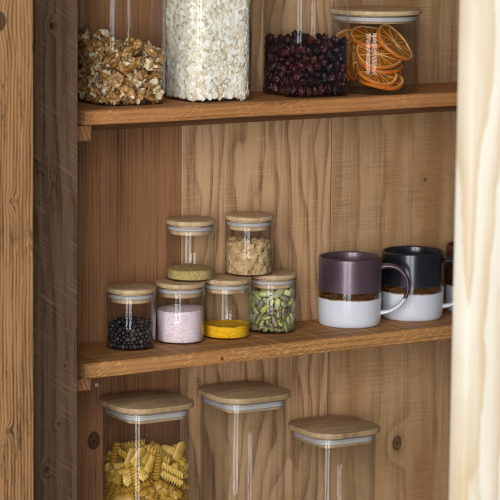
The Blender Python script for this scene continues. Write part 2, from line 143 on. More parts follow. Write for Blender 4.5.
 474,-106,247,591,-6,7,49,446,196,-398,591,50,0,1,467,-97,-395,591,1,0,-50,504,160,-22,591,-42,-16,-22,476,284,390,590,-20,5,45,495,307,-226,587,-10,49,-5,507,78,-187,587,-30,40,
 -1,517,-29,24,586,18,-32,-34,520,-96,154,585,33,6,37,493,-33,333,577,-31,-30,-26,536,-156,319,576,-40,-28,-8,470,-195,-395,575,0,0,-50,497,-157,-8,574,-45,18,14,469,-400,86,574,1,
 -18,47,449,-264,205,572,48,-12,8,509,-394,-186,569,1,8,49,519,361,-29,568,43,3,25,555,-281,395,566,-26,-4,43,460,-215,-215,564,7,-9,49,494,188,400,563,-36,0,35,455,396,175,562,0,
 48,-15,492,282,-121,558,-48,-9,11,452,139,-293,551,10,-26,42,475,-198,104,550,11,36,-33,493,186,-191,548,-38,-20,-26,475,396,-268,546,-5,-30,40,466,35,-291,544,-3,-50,4,487,-310,
 -69,542,1,10,49,452,-399,-95,541,1,7,49,466,-262,6,538,-13,-10,-47,442,-117,-195,538,-14,8,-47,540,81,-392,537,22,2,45,518,222,138,536,12,15,46,487,392,-141,535,0,-46,20,538,-305,
 105,535,25,-38,-20,505,-4,220,530,-31,6,39,533,-377,8,530,48,12,-7,518,318,102,530,-36,19,-29,456,96,152,527,-30,-12,-38,470,-59,-294,525,0,-50,6,474,144,-112,525,-27,-6,42,499,
 202,230,522,18,22,41,446,-333,-335,520,34,36,-4,552,-30,130,514,3,-1,50,440,252,-282,513,33,-37,-8,535,-194,-94,512,30,-19,-35,572,-92,398,511,-6,0,-50,473,-71,-80,510,1,42,26,
 542,-368,273,510,47,-14,10,553,226,-31,509,-38,21,-25,551,-188,397,509,-7,1,-49,486,7,401,509,37,0,33,444,73,-35,508,-29,-9,40,558,109,250,507,-2,-18,-46,537,142,63,506,-2,-7,49,
 576,400,36,506,1,34,37,462,274,308,503,0,5,50,482,-240,296,502,11,-48,10,538,-92,50,501,20,-28,-37,561,296,204,499,-15,-13,-46,564,183,312,499,-2,-22,-45,450,-34,-398,496,31,1,40,
 477,267,-393,496,-2,-2,-50,501,-159,205,496,-11,4,48,503,-16,-188,495,-15,-5,-47,560,-289,-163,494,34,14,-34,553,39,317,493,25,9,-43,448,-127,303,489,37,-26,21,509,168,-381,487,
 -11,-37,-32,514,29,56,485,21,16,42,531,346,364,485,7,-3,49,450,124,391,481,27,3,-42,550,-395,-273,477,6,-29,-40,470,-140,-376,477,12,45,19,530,-252,-398,477,-30,0,40,467,248,398,
 476,-43,2,-26,461,295,32,476,38,-21,25,450,388,275,475,-2,9,-49,538,355,-343,471,5,11,48,539,319,-217,470,15,15,45,523,-185,27,470,15,-13,-46,479,-337,364,466,18,12,45,513,87,
 -192,466,-18,-16,-44,524,254,-134,464,-39,-30,11,553,80,-309,461,1,-48,-12,447,-399,66,461,1,40,30,468,-271,169,459,-34,-19,-31,572,-216,-298,459,2,-13,-48,574,388,152,458,-3,48,
 -13,575,24,-101,457,32,-36,14,443,-394,190,454,1,-31,40,510,-251,-48,446,39,15,-27,459,-378,-49,445,-47,15,-5,513,374,-56,444,45,2,-22,546,-44,341,436,23,-30,33,484,-108,-255,434,
 20,37,-27,509,-57,186,434,11,-22,-44,494,-185,113,432,-32,-8,-38,473,-389,-174,431,-2,42,27,562,-7,-293,428,12,40,-28,544,-309,-252,426,3,-8,-49,496,172,-276,426,-3,47,17,570,
 -292,40,426,-38,-24,-22,555,397,-255,425,4,17,-47,468,21,-399,421,27,0,42,466,-189,-198,421,-8,-14,-47,513,232,120,419,-40,14,-26,495,18,244,414,-13,35,33,462,391,-154,409,5,5,
 -50,523,203,235,409,-29,34,-23,473,-198,250,406,-4,-40,-29,460,279,-23,406,-23,-28,34,443,-292,277,404,15,33,-34,565,206,27,401,-5,-13,-48,447,375,47,401,49,-3,-7,533,33,139,399,
 -8,3,-49,519,-315,-370,398,27,-15,-39,566,-143,376,398,-11,-45,-18,535,-58,-41,398,-4,-13,-48,508,128,177,398,-9,10,-48,507,38,392,397,14,-2,48,535,193,-74,396,-10,-2,49,494,-393,
 298,395,-10,-28,40,448,-159,-56,393,-18,-2,-47,472,-247,392,393,-9,-1,49,537,290,277,391,31,-20,34,500,104,-97,390,9,3,-49,449,269,-302,390,-11,-1,-49,512,128,-10,389,6,-3,-50,
 441,-89,-146,385,-49,9,1,556,202,337,385,-4,-13,-48,491,-87,-373,384,12,-48,-5,542,36,-13,380,-1,50,0,498,159,-171,379,46,16,10,470,98,299,379,-14,-2,-48,579,121,79,378,49,11,0,
 476,-131,42,377,27,-42,-1,474,-106,272,377,16,-8,47,544,-45,80,377,27,-42,0,467,215,-394,375,7,-1,49,510,27,-146,374,-7,50,-1,446,-377,120,374,-43,6,-26,553,-133,161,374,-16,47,1,
 440,-288,-108,374,33,24,-29,557,288,386,373,-6,5,-49,534,93,-263,366,-31,2,39,446,269,-198,363,-1,44,23,509,104,-387,362,-27,-6,-42,578,301,-94,359,-39,8,-30,478,-383,-302,357,
 -12,27,40,503,-186,-389,356,21,0,-45,562,290,178,355,-38,13,-30,566,369,332,352,-1,-17,47,515,311,-389,352,-9,2,-49,470,397,236,351,4,10,-49,489,124,398,351,24,7,43,491,-397,-107,
 347,1,-43,-25,501,398,139,339,0,-19,46,488,-275,98,338,0,43,25,543,375,-320,338,3,3,50,502,-390,19,336,0,22,-45,552,-155,-277,334,1,-16,47,518,-380,221,333,41,8,28,513,-14,287,
 330,9,-39,-30,543,376,-32,328,48,-10,9,512,8,-326,327,32,37,-10,518,-268,-193,327,1,10,-49,475,-53,397,325,-25,0,44,487,-62,-266,324,-3,0,50,455,277,56,324,-4,-39,-31,571,-272,
 -296,322,-41,10,-27,540,-325,371,316,23,7,-44,528,-271,208,312,0,13,48,499,190,-292,309,2,49,11,536,-198,291,306,19,-31,-34,569,-377,-218,306,41,12,25,534,373,-226,304,47,0,18,
 550,164,268,296,-26,1,-42,482,216,403,292,31,1,-39,443,-283,-10,292,38,-17,27,506,-134,399,288,-21,0,45,461,402,51,287,4,-21,-45,465,374,-120,283,-49,2,-10,532,321,271,281,18,30,
 -36,466,-81,-398,281,-50,0,-6,474,-346,124,273,14,48,5,528,264,-170,272,1,-44,-24,448,283,-287,270,-14,38,-30,458,-251,-386,270,-6,-50,2,440,95,-283,267,-11,49,-3,472,-388,293,
 266,-9,-27,-41,498,-346,-356,265,-34,26,-26,496,42,374,263,10,-42,24,560,327,121,263,-28,37,19,486,-379,-65,262,47,-18,-2,518,-94,284,259,10,-43,-23,497,264,-46,258,-2,28,-41,450,
 234,314,254,-19,3,-46,491,-285,293,252,30,13,-38,448,-270,-120,248,-2,-34,-36,517,143,376,246,-3,49,-7,486,243,-389,239,-5,0,-50,563,395,205,238,-2,50,5,511,-236,389,234,22,3,45,
 568,138,-391,230,1,5,50,539,342,-366,227,-3,6,50,476,30,-383,223,-3,-15,48,565,186,-266,216,-49,1,7,466,-54,382,214,-5,-50,2,492,397,-47,214,2,10,49,502,-401,204,213,3,-14,48,473,
 -6,276,212,6,39,31,454,330,27,211,-27,-18,38,485,-213,-283,209,5,11,-48,563,277,225,209,0,34,-37,573,-3,-275,209,-4,1,-50,553,-307,-222,208,-2,-8,49,550,-394,-165,208,3,-33,-38,
 510,-114,-270,207,5,-3,50,529,312,375,206,-1,4,50,555,-386,25,199,-30,-6,-40,492,-166,279,197,3,-50,2,449,388,-281,196,0,-5,-50,532,384,306,192,0,-14,-48,479,-277,62,192,10,2,49,
 542,-389,-282,192,20,-23,-40,502,-175,-384,188,-1,10,-49,573,-286,-36,188,-50,5,-2,499,-68,-379,186,0,49,12,522,201,399,184,42,-1,28,472,-272,167,184,0,3,50,526,293,-110,181,-44,
 -14,20,579,286,-220,181,45,-1,21,478,-291,-366,180,-12,48,-8,549,90,275,179,11,5,48,580,88,-280,179,-7,-49,6,449,-336,356,177,-9,-8,49,574,-320,243,176,1,15,48,440,-380,118,174,
 -47,-13,9,491,393,-179,173,3,5,50,552,99,389,169,-18,47,1,442,-140,390,166,24,18,-40,503,396,114,166,3,-19,46,497,274,117,163,-8,33,-37,564,283,-306,156,48,4,13,448,7,345,152,18,
 37,28,477,-396,-75,152,1,-11,-49,484,-246,283,152,-5,49,10,477,-329,-130,147,-28,-20,-36,493,189,289,146,-1,-50,1,518,-82,285,144,16,-46,-10,488,268,-10,143,4,47,18,492,175,-323,
 140,-24,34,-28,511,355,204,133,-31,-15,-37,497,-398,283,132,7,6,-49,462,283,-397,132,-48,-9,-10,455,395,29,111,7,-22,44,507,-159,266,92,7,-1,-50,468,-223,396,91,-2,-12,49,579,95,
 -390,90,2,-5,-50,576,-170,-271,82,1,-1,50,520,-397,183,80,7,3,49,536,388,-65,77,2,-12,49,565,31,-283,76,-15,-14,-46,573,-61,-271,75,1,-3,50,522,-397,-207,75,1,1,-50,559,289,273,
 74,-11,10,48,555,-20,-385,74,-5,12,48,557,252,388,74,1,-5,50,570,-292,-259,72,-2,-4,50,537,-274,-62,72,2,1,50,543,-398,86,72,0,-2,50,550,268,-166,72,-6,-3,-50,535,-58,391,71,-2,
 -3,-50,544,-361,-20,70,-14,-7,-47,536,357,-340,70,-1,-1,-50,522,341,358,69,0,-2,50,513,140,393,69,-5,-2,50,526,-302,119,69,-1,1,-50,472,386,278,68,-2,-6,50,517,-386,-318,67,-1,-3,
 50,509,309,-260,66,4,3,-50,488,-268,-171,66,-14,8,-47,522,16,265,66,-8,0,49,479,389,-255,65,-1,-5,-50,485,-312,-384,65,0,3,-50,507,47,391,64,-6,-19,-46,496,-266,30,64,2,-2,50,480,
 186,-399,64,-9,2,-49,489,-217,-410,63,-1,-2,-50,476,348,105,62,-6,19,46,496,-236,-310,60,2,-3,-50,461,-267,191,60,0,-6,-50,452,256,64,59,1,2,50,451,-321,245,59,7,10,48,441,210,
 -265,59,-3,-2,50,442,-135,344,58,8,0,49,445,326,1,57,5,5,-49,448,-120,-375,57,-14,48,-1,573,-312,386,56,-14,-1,48,447,99,287,54,2,-50,-6,518,381,-168,48,-50,3,2,509,-253,293,48,
 -38,32,-4,512,-381,-111,47,-50,5,2,474,281,-71,46,47,-17,-1,471,-77,283,46,9,49,-1,475,137,-284,46,-2,50,-3,480,193,286,45,4,50,1,481,395,176,45,7,-49,6,463,271,-355,44,-23,44,7,
 467,263,163,44,-2,-50,-1,442,-366,326,43,45,-20,-8,453,),
}

# ------------------------------------------------------------------ nodes
class NT:
    def __init__(s, name):
        s.m = bpy.data.materials.new(name); s.m.use_nodes = True
        s.t = s.m.node_tree; s.t.nodes.clear()
        s.out = s.t.nodes.new('ShaderNodeOutputMaterial')
    def n(s, typ, **k):
        nd = s.t.nodes.new(typ)
        for a, b in k.items(): setattr(nd, a, b)
        return nd
    def set(s, sock, v):
        if isinstance(v, bpy.types.NodeSocket): s.t.links.new(v, sock)
        elif isinstance(v, (tuple, list)) and len(v) == 3 and sock.type == 'RGBA': sock.default_value = (*v, 1)
        else: sock.default_value = v
    def math(s, op, a, b=0.0, c=None, clamp=False):
        nd = s.n('ShaderNodeMath', operation=op, use_clamp=clamp)
        s.set(nd.inputs[0], a); s.set(nd.inputs[1], b)
        if c is not None: s.set(nd.inputs[2], c)
        return nd.outputs[0]
    def comb(s, x, y, z):
        nd = s.n('ShaderNodeCombineXYZ')
        for i, v in enumerate((x, y, z)): s.set(nd.inputs[i], v)
        return nd.outputs[0]
    def coords(s):
        tc = s.n('ShaderNodeTexCoord'); sp = s.n('ShaderNodeSeparateXYZ')
        s.t.links.new(tc.outputs['Object'], sp.inputs[0])
        return sp.outputs[0], sp.outputs[1], sp.outputs[2], tc.outputs['Object']
    def noise(s, vec, scale=1.0, detail=3.0, rough=.55, dist=0.0):
        nd = s.n('ShaderNodeTexNoise'); s.set(nd.inputs['Vector'], vec)
        nd.inputs['Scale'].default_value = scale; nd.inputs['Detail'].default_value = detail
        nd.inputs['Roughness'].default_value = rough; nd.inputs['Distortion'].default_value = dist
        return nd.outputs['Fac']
    def ramp(s, f, stops, interp='LINEAR'):
        nd = s.n('ShaderNodeValToRGB'); cr = nd.color_ramp; cr.interpolation = interp
        while len(cr.elements) < len(stops): cr.elements.new(.5)
        for e, (p, c) in zip(cr.elements, stops):
            e.position = p; e.color = (*c, 1) if len(c) == 3 else c
        s.set(nd.inputs[0], f); return nd.outputs[0]
    def smooth(s, v, lo, hi, a=0.0, b=1.0):
        nd = s.n('ShaderNodeMapRange', interpolation_type='SMOOTHSTEP')
        s.set(nd.inputs[0], v)
        for i, q in enumerate((lo, hi, a, b)): s.set(nd.inputs[i+1], q)
        return nd.outputs[0]
    def mix(s, f, a, b, mode='MIX'):
        nd = s.n('ShaderNodeMix', data_type='RGBA', blend_type=mode)
        s.set(nd.inputs['Factor'], f)
        ins = [i for i in nd.inputs if i.type == 'RGBA']
        s.set(ins[0], a); s.set(ins[1], b)
        return [o for o in nd.outputs if o.type == 'RGBA'][0]
    def bump(s, h, strength, dist):
        nd = s.n('ShaderNodeBump'); nd.inputs['Strength'].default_value = strength
        nd.inputs['Distance'].default_value = dist; s.set(nd.inputs['Height'], h)
        return nd.outputs[0]
    def bsdf(s, col, rough=.6, normal=None, **k):
        b = s.n('ShaderNodeBsdfPrincipled')
        s.set(b.inputs['Base Color'], col); s.set(b.inputs['Roughness'], rough)
        if normal is not None: s.set(b.inputs['Normal'], normal)
        for a, v in k.items(): s.set(b.inputs[a], v)
        s.t.links.new(b.outputs[0], s.out.inputs[0]); return b

def C(r, g, b):            # sRGB 0-255 to linear
    f = lambda c: (c/255/12.92 if c/255 <= .04045 else ((c/255+.055)/1.055)**2.4)
    return (f(r), f(g), f(b))

def wood(name, light, dark, along='z', F=60, A=1.2, su=9, sv=1.6, ring=.75, fiber=.35, blotch=.35,
         knots=(), saw=0.0, sawang=0.0, sawfreq=900, sawlen=16, bumpd=.0006, seed=0.0, wobA=.35, rough=.62, tint=None, cracks=0.0, thirdw=.35, spots=()):
    t = NT(name); x, y, z, _ = t.coords()
    if along == 'z': u, v, w = x, z, y
    elif along == 'x': u, v, w = z, x, y
    else: u, v, w = x, y, z
    M = t.math
    u3 = M('MULTIPLY_ADD', w, thirdw, u)
    vec = t.comb(M('MULTIPLY', u3, su), M('MULTIPLY', v, sv), M('MULTIPLY_ADD', w, su*.5, seed))
    nz = t.noise(vec, 1, 2.5, .5)
    phi = M('ADD', M('MULTIPLY', u3, F), M('MULTIPLY', nz, A*6))
    wob = t.noise(t.comb(M('MULTIPLY', u, 60), M('MULTIPLY', v, 22), seed+3.3), 1, 2, .5)
    phi = M('MULTIPLY_ADD', wob, wobA, phi)
    kmask = None; krings = None
    for (ku, kv, kr, kdark) in knots:
        du = M('SUBTRACT', u, ku); dv = M('MULTIPLY', M('SUBTRACT', v, kv), .8)
        d = M('SQRT', M('ADD', M('MULTIPLY', du, du), M('MULTIPLY', dv, dv)))
        d = M('MULTIPLY_ADD', M('SUBTRACT', wob, .5), kr*.5, d)
        e = M('POWER', 2.718, M('MULTIPLY', M('POWER', M('DIVIDE', d, kr*2.3), 2.0), -1.0))
        phi = M('MULTIPLY_ADD', e, 1.6, phi)
        mk = M('MULTIPLY', t.smooth(d, kr*1.05, kr*.8), kdark)
        rim = M('MULTIPLY', t.smooth(M('ABSOLUTE', M('SUBTRACT', d, kr*.85)), kr*.22, 0.0), kdark*.8)
        mk = M('MAXIMUM', M('MULTIPLY', mk, .72), rim)
        ct = M('MULTIPLY', t.smooth(d, kr*.35, 0.0), kdark)
        mk = M('MAXIMUM', mk, ct)
        kmask = mk if kmask is None else M('MAXIMUM', kmask, mk)
    fr = M('FRACT', phi)
    r = t.ramp(fr, [(0, (0, 0, 0)), (.35, (.12,)*3), (.78, (.8,)*3), (.9, (1, 1, 1)), (1, (0, 0, 0))])
    fib = t.noise(t.comb(M('MULTIPLY', u, 360), M('MULTIPLY', v, 9), M('MULTIPLY_ADD', w, 360, seed)), 1, 3, .65)
    fib2 = t.noise(t.comb(M('MULTIPLY', u, 150), M('MULTIPLY', v, 4), M('MULTIPLY_ADD', w, 190, seed)), 1, 3, .6)
    bl = t.noise(t.comb(M('MULTIPLY', u, 14), M('MULTIPLY', v, 5), M('MULTIPLY_ADD', w, 9, seed+7)), 1, 3, .6)
    f = M('MULTIPLY', r, ring)
    f = M('MULTIPLY_ADD', M('SUBTRACT', fib, .5), fiber*3.2, f)
    f = M('MULTIPLY_ADD', M('SUBTRACT', fib2, .5), fiber*2.4, f)
    f = M('MULTIPLY_ADD', M('SUBTRACT', bl, .5), blotch*2, f, clamp=True)
    mid = tuple((a+b)/2 for a, b in zip(light, dark))
    col = t.ramp(f, [(0, light), (.5, mid), (1, dark)])
    if tint:
        tn = t.noise(t.comb(M('MULTIPLY', u, 22), M('MULTIPLY', v, 3), seed+19), 1, 2, .5)
        col = t.mix(t.smooth(tn, .48, .68, 0, .8), col, tint)
    h = M('MULTIPLY_ADD', fr, .5, M('MULTIPLY', fib, .6))
    if saw:
        ca, sa = math.cos(sawang), math.sin(sawang)
        p = M('ADD', M('MULTIPLY', u, -sa), M('MULTIPLY', v, ca))
        q2 = M('ADD', M('MULTIPLY', u, ca), M('MULTIPLY', v, sa))
        sn = t.noise(t.comb(M('MULTIPLY', q2, sawlen), M('MULTIPLY', p, sawfreq), seed), 1, 2, .6)
        g = t.smooth(sn, .49, .64)
        patch = t.noise(t.comb(M('MULTIPLY', u, 25), M('MULTIPLY', v, 18), seed+31), 1, 2, .5)
        g2 = M('MULTIPLY', g, t.smooth(patch, .35, .6))
        col = t.mix(M('MULTIPLY', g2, abs(saw)), col, tuple(min(1, c*1.7+.02) for c in light) if saw > 0 else tuple(c*.6 for c in dark))
        h = M('MULTIPLY_ADD', g2, .6, h)
    if cracks:
        cn = t.noise(t.comb(M('MULTIPLY', u, 70), M('MULTIPLY', v, 5), M('MULTIPLY_ADD', w, 30, seed+44)), 1, 4, .6, .3)
        cm = t.smooth(M('ABSOLUTE', M('SUBTRACT', cn, .5)), .012, .0)
        pm = t.smooth(t.noise(t.comb(M('MULTIPLY', u, 12), M('MULTIPLY', v, 7), seed+51), 1, 1, .5), .5, .62)
        cm = M('MULTIPLY', M('MULTIPLY', cm, pm), cracks)
        col = t.mix(cm, col, tuple(c*.18 for c in dark)); h = M('SUBTRACT', h, M('MULTIPLY', cm, 1.5))
    if kmask is not None:
        kc = t.ramp(M('FRACT', M('MULTIPLY', wob, 7.0)), [(0, tuple(c*.06 for c in dark)), (1, tuple(c*.3 for c in dark))])
        col = t.mix(kmask, col, kc); h = M('SUBTRACT', h, M('MULTIPLY', kmask, .6))
    t.bsdf(col, rough, t.bump(h, .55, bumpd), **{'Specular IOR Level': .16})
    return t.m

def grainy(name, stops, scale=900, rough=.8, bumpd=.0006, detail=2, bstr=.6, spec=.3, lump=0):
    t = NT(name); x, y, z, o = t.coords()
    a = t.noise(o, scale, detail, .7)
    if lump: a = t.math('MULTIPLY_ADD', t.math('SUBTRACT', t.noise(o, lump, 3, .6), .5), .6, a)
    t.bsdf(t.ramp(a, stops), rough, t.bump(a, bstr, bumpd), **{'Specular IOR Level': spec})
    return t.m

def objrand(t):
    return t.n('ShaderNodeObjectInfo').outputs['Random']

M_ = {}
def mats():
    # glass: clear thin walls, mirror-like at grazing angles, faint tint seen edge-on
    t = NT('clear_glass'); lf = t.n('ShaderNodeLayerWeight'); lf.inputs['Blend'].default_value = .5
    fr = t.math('MULTIPLY_ADD', t.math('POWER', lf.outputs['Facing'], 4.0), .95, .02)
    lw = t.n('ShaderNodeLayerWeight'); lw.inputs['Blend'].default_value = .12
    tint = t.ramp(lw.outputs['Facing'], [(0, (.99, .993, .99)), (.7, (.97, .978, .974)), (1, (.74, .77, .76))])
    tr = t.n('ShaderNodeBsdfTransparent'); t.t.links.new(tint, tr.inputs[0])
    gl = t.n('ShaderNodeBsdfGlossy'); gl.inputs['Roughness'].default_value = .045
    mx = t.n('ShaderNodeMixShader'); t.t.links.new(fr, mx.inputs[0])
    t.t.links.new(tr.outputs[0], mx.inputs[1]); t.t.links.new(gl.outputs[0], mx.inputs[2])
    t.t.links.new(mx.outputs[0], t.out.inputs[0]); M_['glass'] = t.m
    # silicone
    t = NT('silicone'); t.bsdf(C(180, 174, 170), .5); M_['silicone'] = t.m
    # bamboo
    for nm, al, da in (('bamboo', C(204, 176, 136), C(140, 104, 68)), ('bamboo_shaded', C(194, 164, 124), C(116, 86, 56))):  # second set: browner, and darkened for the weak light on the square lids
        t = NT(nm); x, y, z, o = t.coords(); M = t.math
        st = t.n('ShaderNodeTexWhiteNoise', noise_dimensions='1D')
        rn = objrand(t)
        sid = M('FLOOR', M('ADD', M('MULTIPLY', y, 160), M('MULTIPLY', rn, 9)))
        t.set(st.inputs['W'], sid)
        fb = t.noise(t.comb(M('MULTIPLY', x, 16), M('MULTIPLY', y, 270), M('MULTIPLY', z, 270)), 1, 3, .6)
        bl = t.noise(t.comb(M('MULTIPLY', x, 14), M('MULTIPLY', y, 60), rn), 1, 2, .5)
        seg = t.noise(t.comb(M('MULTIPLY', x, 120), M('MULTIPLY', y, 120), M('MULTIPLY', z, 10)), 1, 1, .5)
        f = M('ADD', M('MULTIPLY', st.outputs[0], .3), M('MULTIPLY_ADD', M('SUBTRACT', fb, .5), 1.0, M('MULTIPLY', bl, .5)))
        f = M('MULTIPLY_ADD', M('SUBTRACT', seg, .5), .7, f, clamp=True)
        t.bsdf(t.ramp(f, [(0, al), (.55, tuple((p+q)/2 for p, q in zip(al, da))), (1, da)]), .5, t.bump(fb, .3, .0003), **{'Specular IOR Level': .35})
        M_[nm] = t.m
    # powders
    M_['pink_salt'] = grainy('pink_salt', [(.32, C(198, 162, 168)), (.5, C(224, 202, 206)), (.66, C(250, 244, 246))], 600, .7, .0008)
    M_['turmeric'] = grainy('turmeric', [(.3, C(176, 112, 4)), (.5, C(234, 176, 10)), (.7, C(248, 204, 40))], 600, .85, .0008)
    M_['cumin'] = grainy('ground_cumin', [(.33, C(116, 92, 44)), (.5, C(176, 150, 90)), (.66, C(214, 192, 134))], 650, .9, .0008)
    M_['brown_sugar'] = grainy('brown_sugar', [(.32, C(124, 92, 56)), (.5, C(190, 156, 108)), (.68, C(222, 196, 152))], 900, .75, .001, lump=120)
    # peppercorn
    t = NT('peppercorn'); x, y, z, o = t.coords(); rn = objrand(t)
    nz = t.noise(o, 2.5, 3, .6)
    f = t.math('MULTIPLY_ADD', nz, .5, t.math('MULTIPLY', rn, .5))
    t.bsdf(t.ramp(f, [(.35, C(14, 13, 18)), (.62, C(44, 41, 46)), (.74, C(84, 70, 58)), (.86, C(132, 110, 86))]), .5, t.bump(nz, .7, .0008)); M_['pepper'] = t.m
    # pistachio
    t = NT('pistachio'); x, y, z, o = t.coords(); rn = objrand(t)
    vec = t.comb(t.math('MULTIPLY_ADD', rn, 37, t.math('MULTIPLY', x, 1.3)), t.math('MULTIPLY', y, 1.3), t.math('MULTIPLY', z, .7))
    nz = t.noise(vec, 1, 3, .6)
    base = t.ramp(rn, [(0, C(186, 190, 70)), (.2, C(110, 122, 66)), (.45, C(214, 212, 128)), (.65, C(96, 112, 64)), (.85, C(168, 176, 110)), (1, C(206, 206, 96))])
    pm = t.smooth(t.math('MULTIPLY_ADD', rn, .12, nz), .50, .60)
    skin = t.ramp(t.math('FRACT', t.math('MULTIPLY', rn, 7.7)), [(0, C(74, 42, 60)), (.35, C(120, 88, 84)), (.6, C(176, 172, 140)), (1, C(150, 160, 120))])
    t.bsdf(t.mix(pm, base, skin), .5, t.bump(nz, .5, .0006)); M_['pistachio'] = t.m
    # walnut
    t = NT('walnut'); x, y, z, o = t.coords(); rn = objrand(t)
    vec = t.n('ShaderNodeVectorMath', operation='ADD'); t.t.links.new(o, vec.inputs[0]); r9 = t.math('MULTIPLY', rn, 40); t.set(vec.inputs[1], t.comb(r9, r9, 0))
    nz = t.noise(vec.outputs[0], 1.6, 4, .62); n2 = t.noise(vec.outputs[0], .85, 2, .5)
    base = t.ramp(nz, [(.3, C(76, 48, 26)), (.44, C(140, 98, 50)), (.56, C(184, 136, 74)), (.72, C(208, 170, 112))])
    cream = t.smooth(t.math('MULTIPLY_ADD', rn, .06, n2), .575, .6)
    t.bsdf(t.mix(cream, base, C(222, 204, 168)), .4, t.bump(nz, .9, .002)); M_['walnut'] = t.m
    # cranberry
    t = NT('cranberry'); x, y, z, o = t.coords(); rn = objrand(t)
    nz = t.noise(o, 2.6, 3, .6)
    f = t.math('MULTIPLY_ADD', nz, .6, t.math('MULTIPLY', rn, .4))
    t.bsdf(t.ramp(f, [(.25, C(14, 7, 12)), (.5, C(40, 14, 22)), (.68, C(70, 24, 24)), (.88, C(136, 60, 42))]), .16, t.bump(nz, .8, .0015)); M_['cranberry'] = t.m
    # pasta
    t = NT('pasta'); x, y, z, o = t.coords(); rn = objrand(t)
    nz = t.noise(o, 300, 3, .6)
    f = t.math('MULTIPLY_ADD', nz, .5, t.math('MULTIPLY', rn, .5))
    t.bsdf(t.ramp(f, [(.2, C(176, 132, 48)), (.5, C(204, 162, 68)), (.8, C(224, 190, 100))]), .45, t.bump(nz, .3, .0006)); M_['pasta'] = t.m
    # oats
    t = NT('oats'); x, y, z, o = t.coords()
    nz = t.noise(o, 160, 4, .65); isl = t.n('ShaderNodeNewGeometry').outputs['Random Per Island']
    f = t.math('MULTIPLY_ADD', isl, .5, t.math('MULTIPLY', nz, .5))
    t.bsdf(t.ramp(f, [(.15, C(186, 160, 118)), (.36, C(228, 214, 188)), (.62, C(246, 242, 230))]), .7, t.bump(nz, .5, .0008)); M_['oats'] = t.m
    # orange rind / flesh
    t = NT('orange_rind'); x, y, z, o = t.coords(); nz = t.noise(o, 400, 2, .6)
    t.bsdf(t.ramp(nz, [(.3, C(176, 80, 10)), (.7, C(220, 124, 22))]), .45, t.bump(nz, .5, .0006)); M_['rind'] = t.m
    t = NT('orange_pith'); x, y, z, o = t.coords(); nz = t.noise(o, 400, 2, .6)
    t.bsdf(t.ramp(nz, [(.3, C(232, 178, 92)), (.7, C(246, 214, 150))]), .6); M_['pith'] = t.m
    t = NT('orange_flesh'); x, y, z, o = t.coords(); M = t.math
    ang = M('ARCTAN2', y, x); rad = M('SQRT', M('ADD', M('MULTIPLY', x, x), M('MULTIPLY', y, y)))
    sg = M('ABSOLUTE', M('SUBTRACT', M('FRACT', M('MULTIPLY', ang, 10/(2*PI))), .5))
    nz = t.noise(t.comb(M('MULTIPLY', ang, 7), M('MULTIPLY', rad, 90), 0.0), 1, 3, .6)
    line = t.smooth(M('MULTIPLY', M('SUBTRACT', .5, sg), rad), .0011, .0002)
    cen = t.smooth(rad, .0035, .0015)
    col = t.ramp(nz, [(.25, C(104, 48, 8)), (.5, C(172, 96, 16)), (.72, C(226, 152, 50))])
    col = t.mix(M('MAXIMUM', line, cen), col, C(240, 196, 116))
    b = t.bsdf(col, .3, t.bump(M('MULTIPLY_ADD', line, .5, nz), .7, .0015)); M_['flesh'] = t.m
    # steel
    t = NT('steel'); t.bsdf(C(225, 225, 230), .3, Metallic=.4); M_['steel'] = t.m
    # mugs
    def mug(nm, top, top2, sheen):
        t = NT(nm); x, y, z, o = t.coords(); M = t.math
        e = t.noise(o, 60, 3, .6); zz = M('MULTIPLY_ADD', M('SUBTRACT', e, .5), .003, z)
        sp = t.noise(o, 650, 1, .5); sp2 = t.noise(o, 9, 3, .6)
        spk = t.smooth(sp, .70, .74)
        white = t.mix(t.smooth(sp, .68, .74, 0, .5), C(208, 210, 216), C(150, 130, 110))
        brown = t.ramp(t.noise(t.comb(M('MULTIPLY', x, 70), M('MULTIPLY', y, 70), M('MULTIPLY', z, 300)), 1, 3, .6), [(.3, C(30, 18, 12)), (.55, C(72, 44, 20)), (.75, C(120, 78, 30))])
        cap = t.mix(t.smooth(sp, .66, .72, 0, .8), t.ramp(sp2, [(.35, top), (.7, top2)]), tuple(c*.3 for c in top))
        f1 = t.smooth(zz, .0372, .0380); f2 = t.smooth(zz, .0468, .0480)
        edge = t.smooth(M('ABSOLUTE', M('SUBTRACT', zz, .0372)), .0012, 0.0)
        col = t.mix(f1, white, brown); col = t.mix(f2, col, cap)
        col = t.mix(M('MULTIPLY', edge, .6), col, C(150, 100, 50))
        # bare rim edge, slightly brown
        col = t.mix(t.smooth(z, .0912, .0922, 0, .5), col, C(96, 66, 50))
        rg = M('ADD', M('MULTIPLY', M('SUBTRACT', 1.0, f2), .12), M('MULTIPLY', f2, sheen))
        met = M('MULTIPLY', f2, .5)
        t.bsdf(col, rg, t.bump(sp, .12, .0004), Metallic=met, **{'Coat Weight': .3, 'Coat Roughness': .15}); return t.m
    M_['mug_purple'] = mug('purple_glaze', C(84, 64, 72), C(116, 94, 106), .38)
    M_['mug_navy'] = mug('navy_glaze', C(34, 34, 40), C(58, 58, 66), .26)
    M_['mug_brown'] = mug('brown_glaze', C(100, 58, 48), C(124, 82, 68), .25)

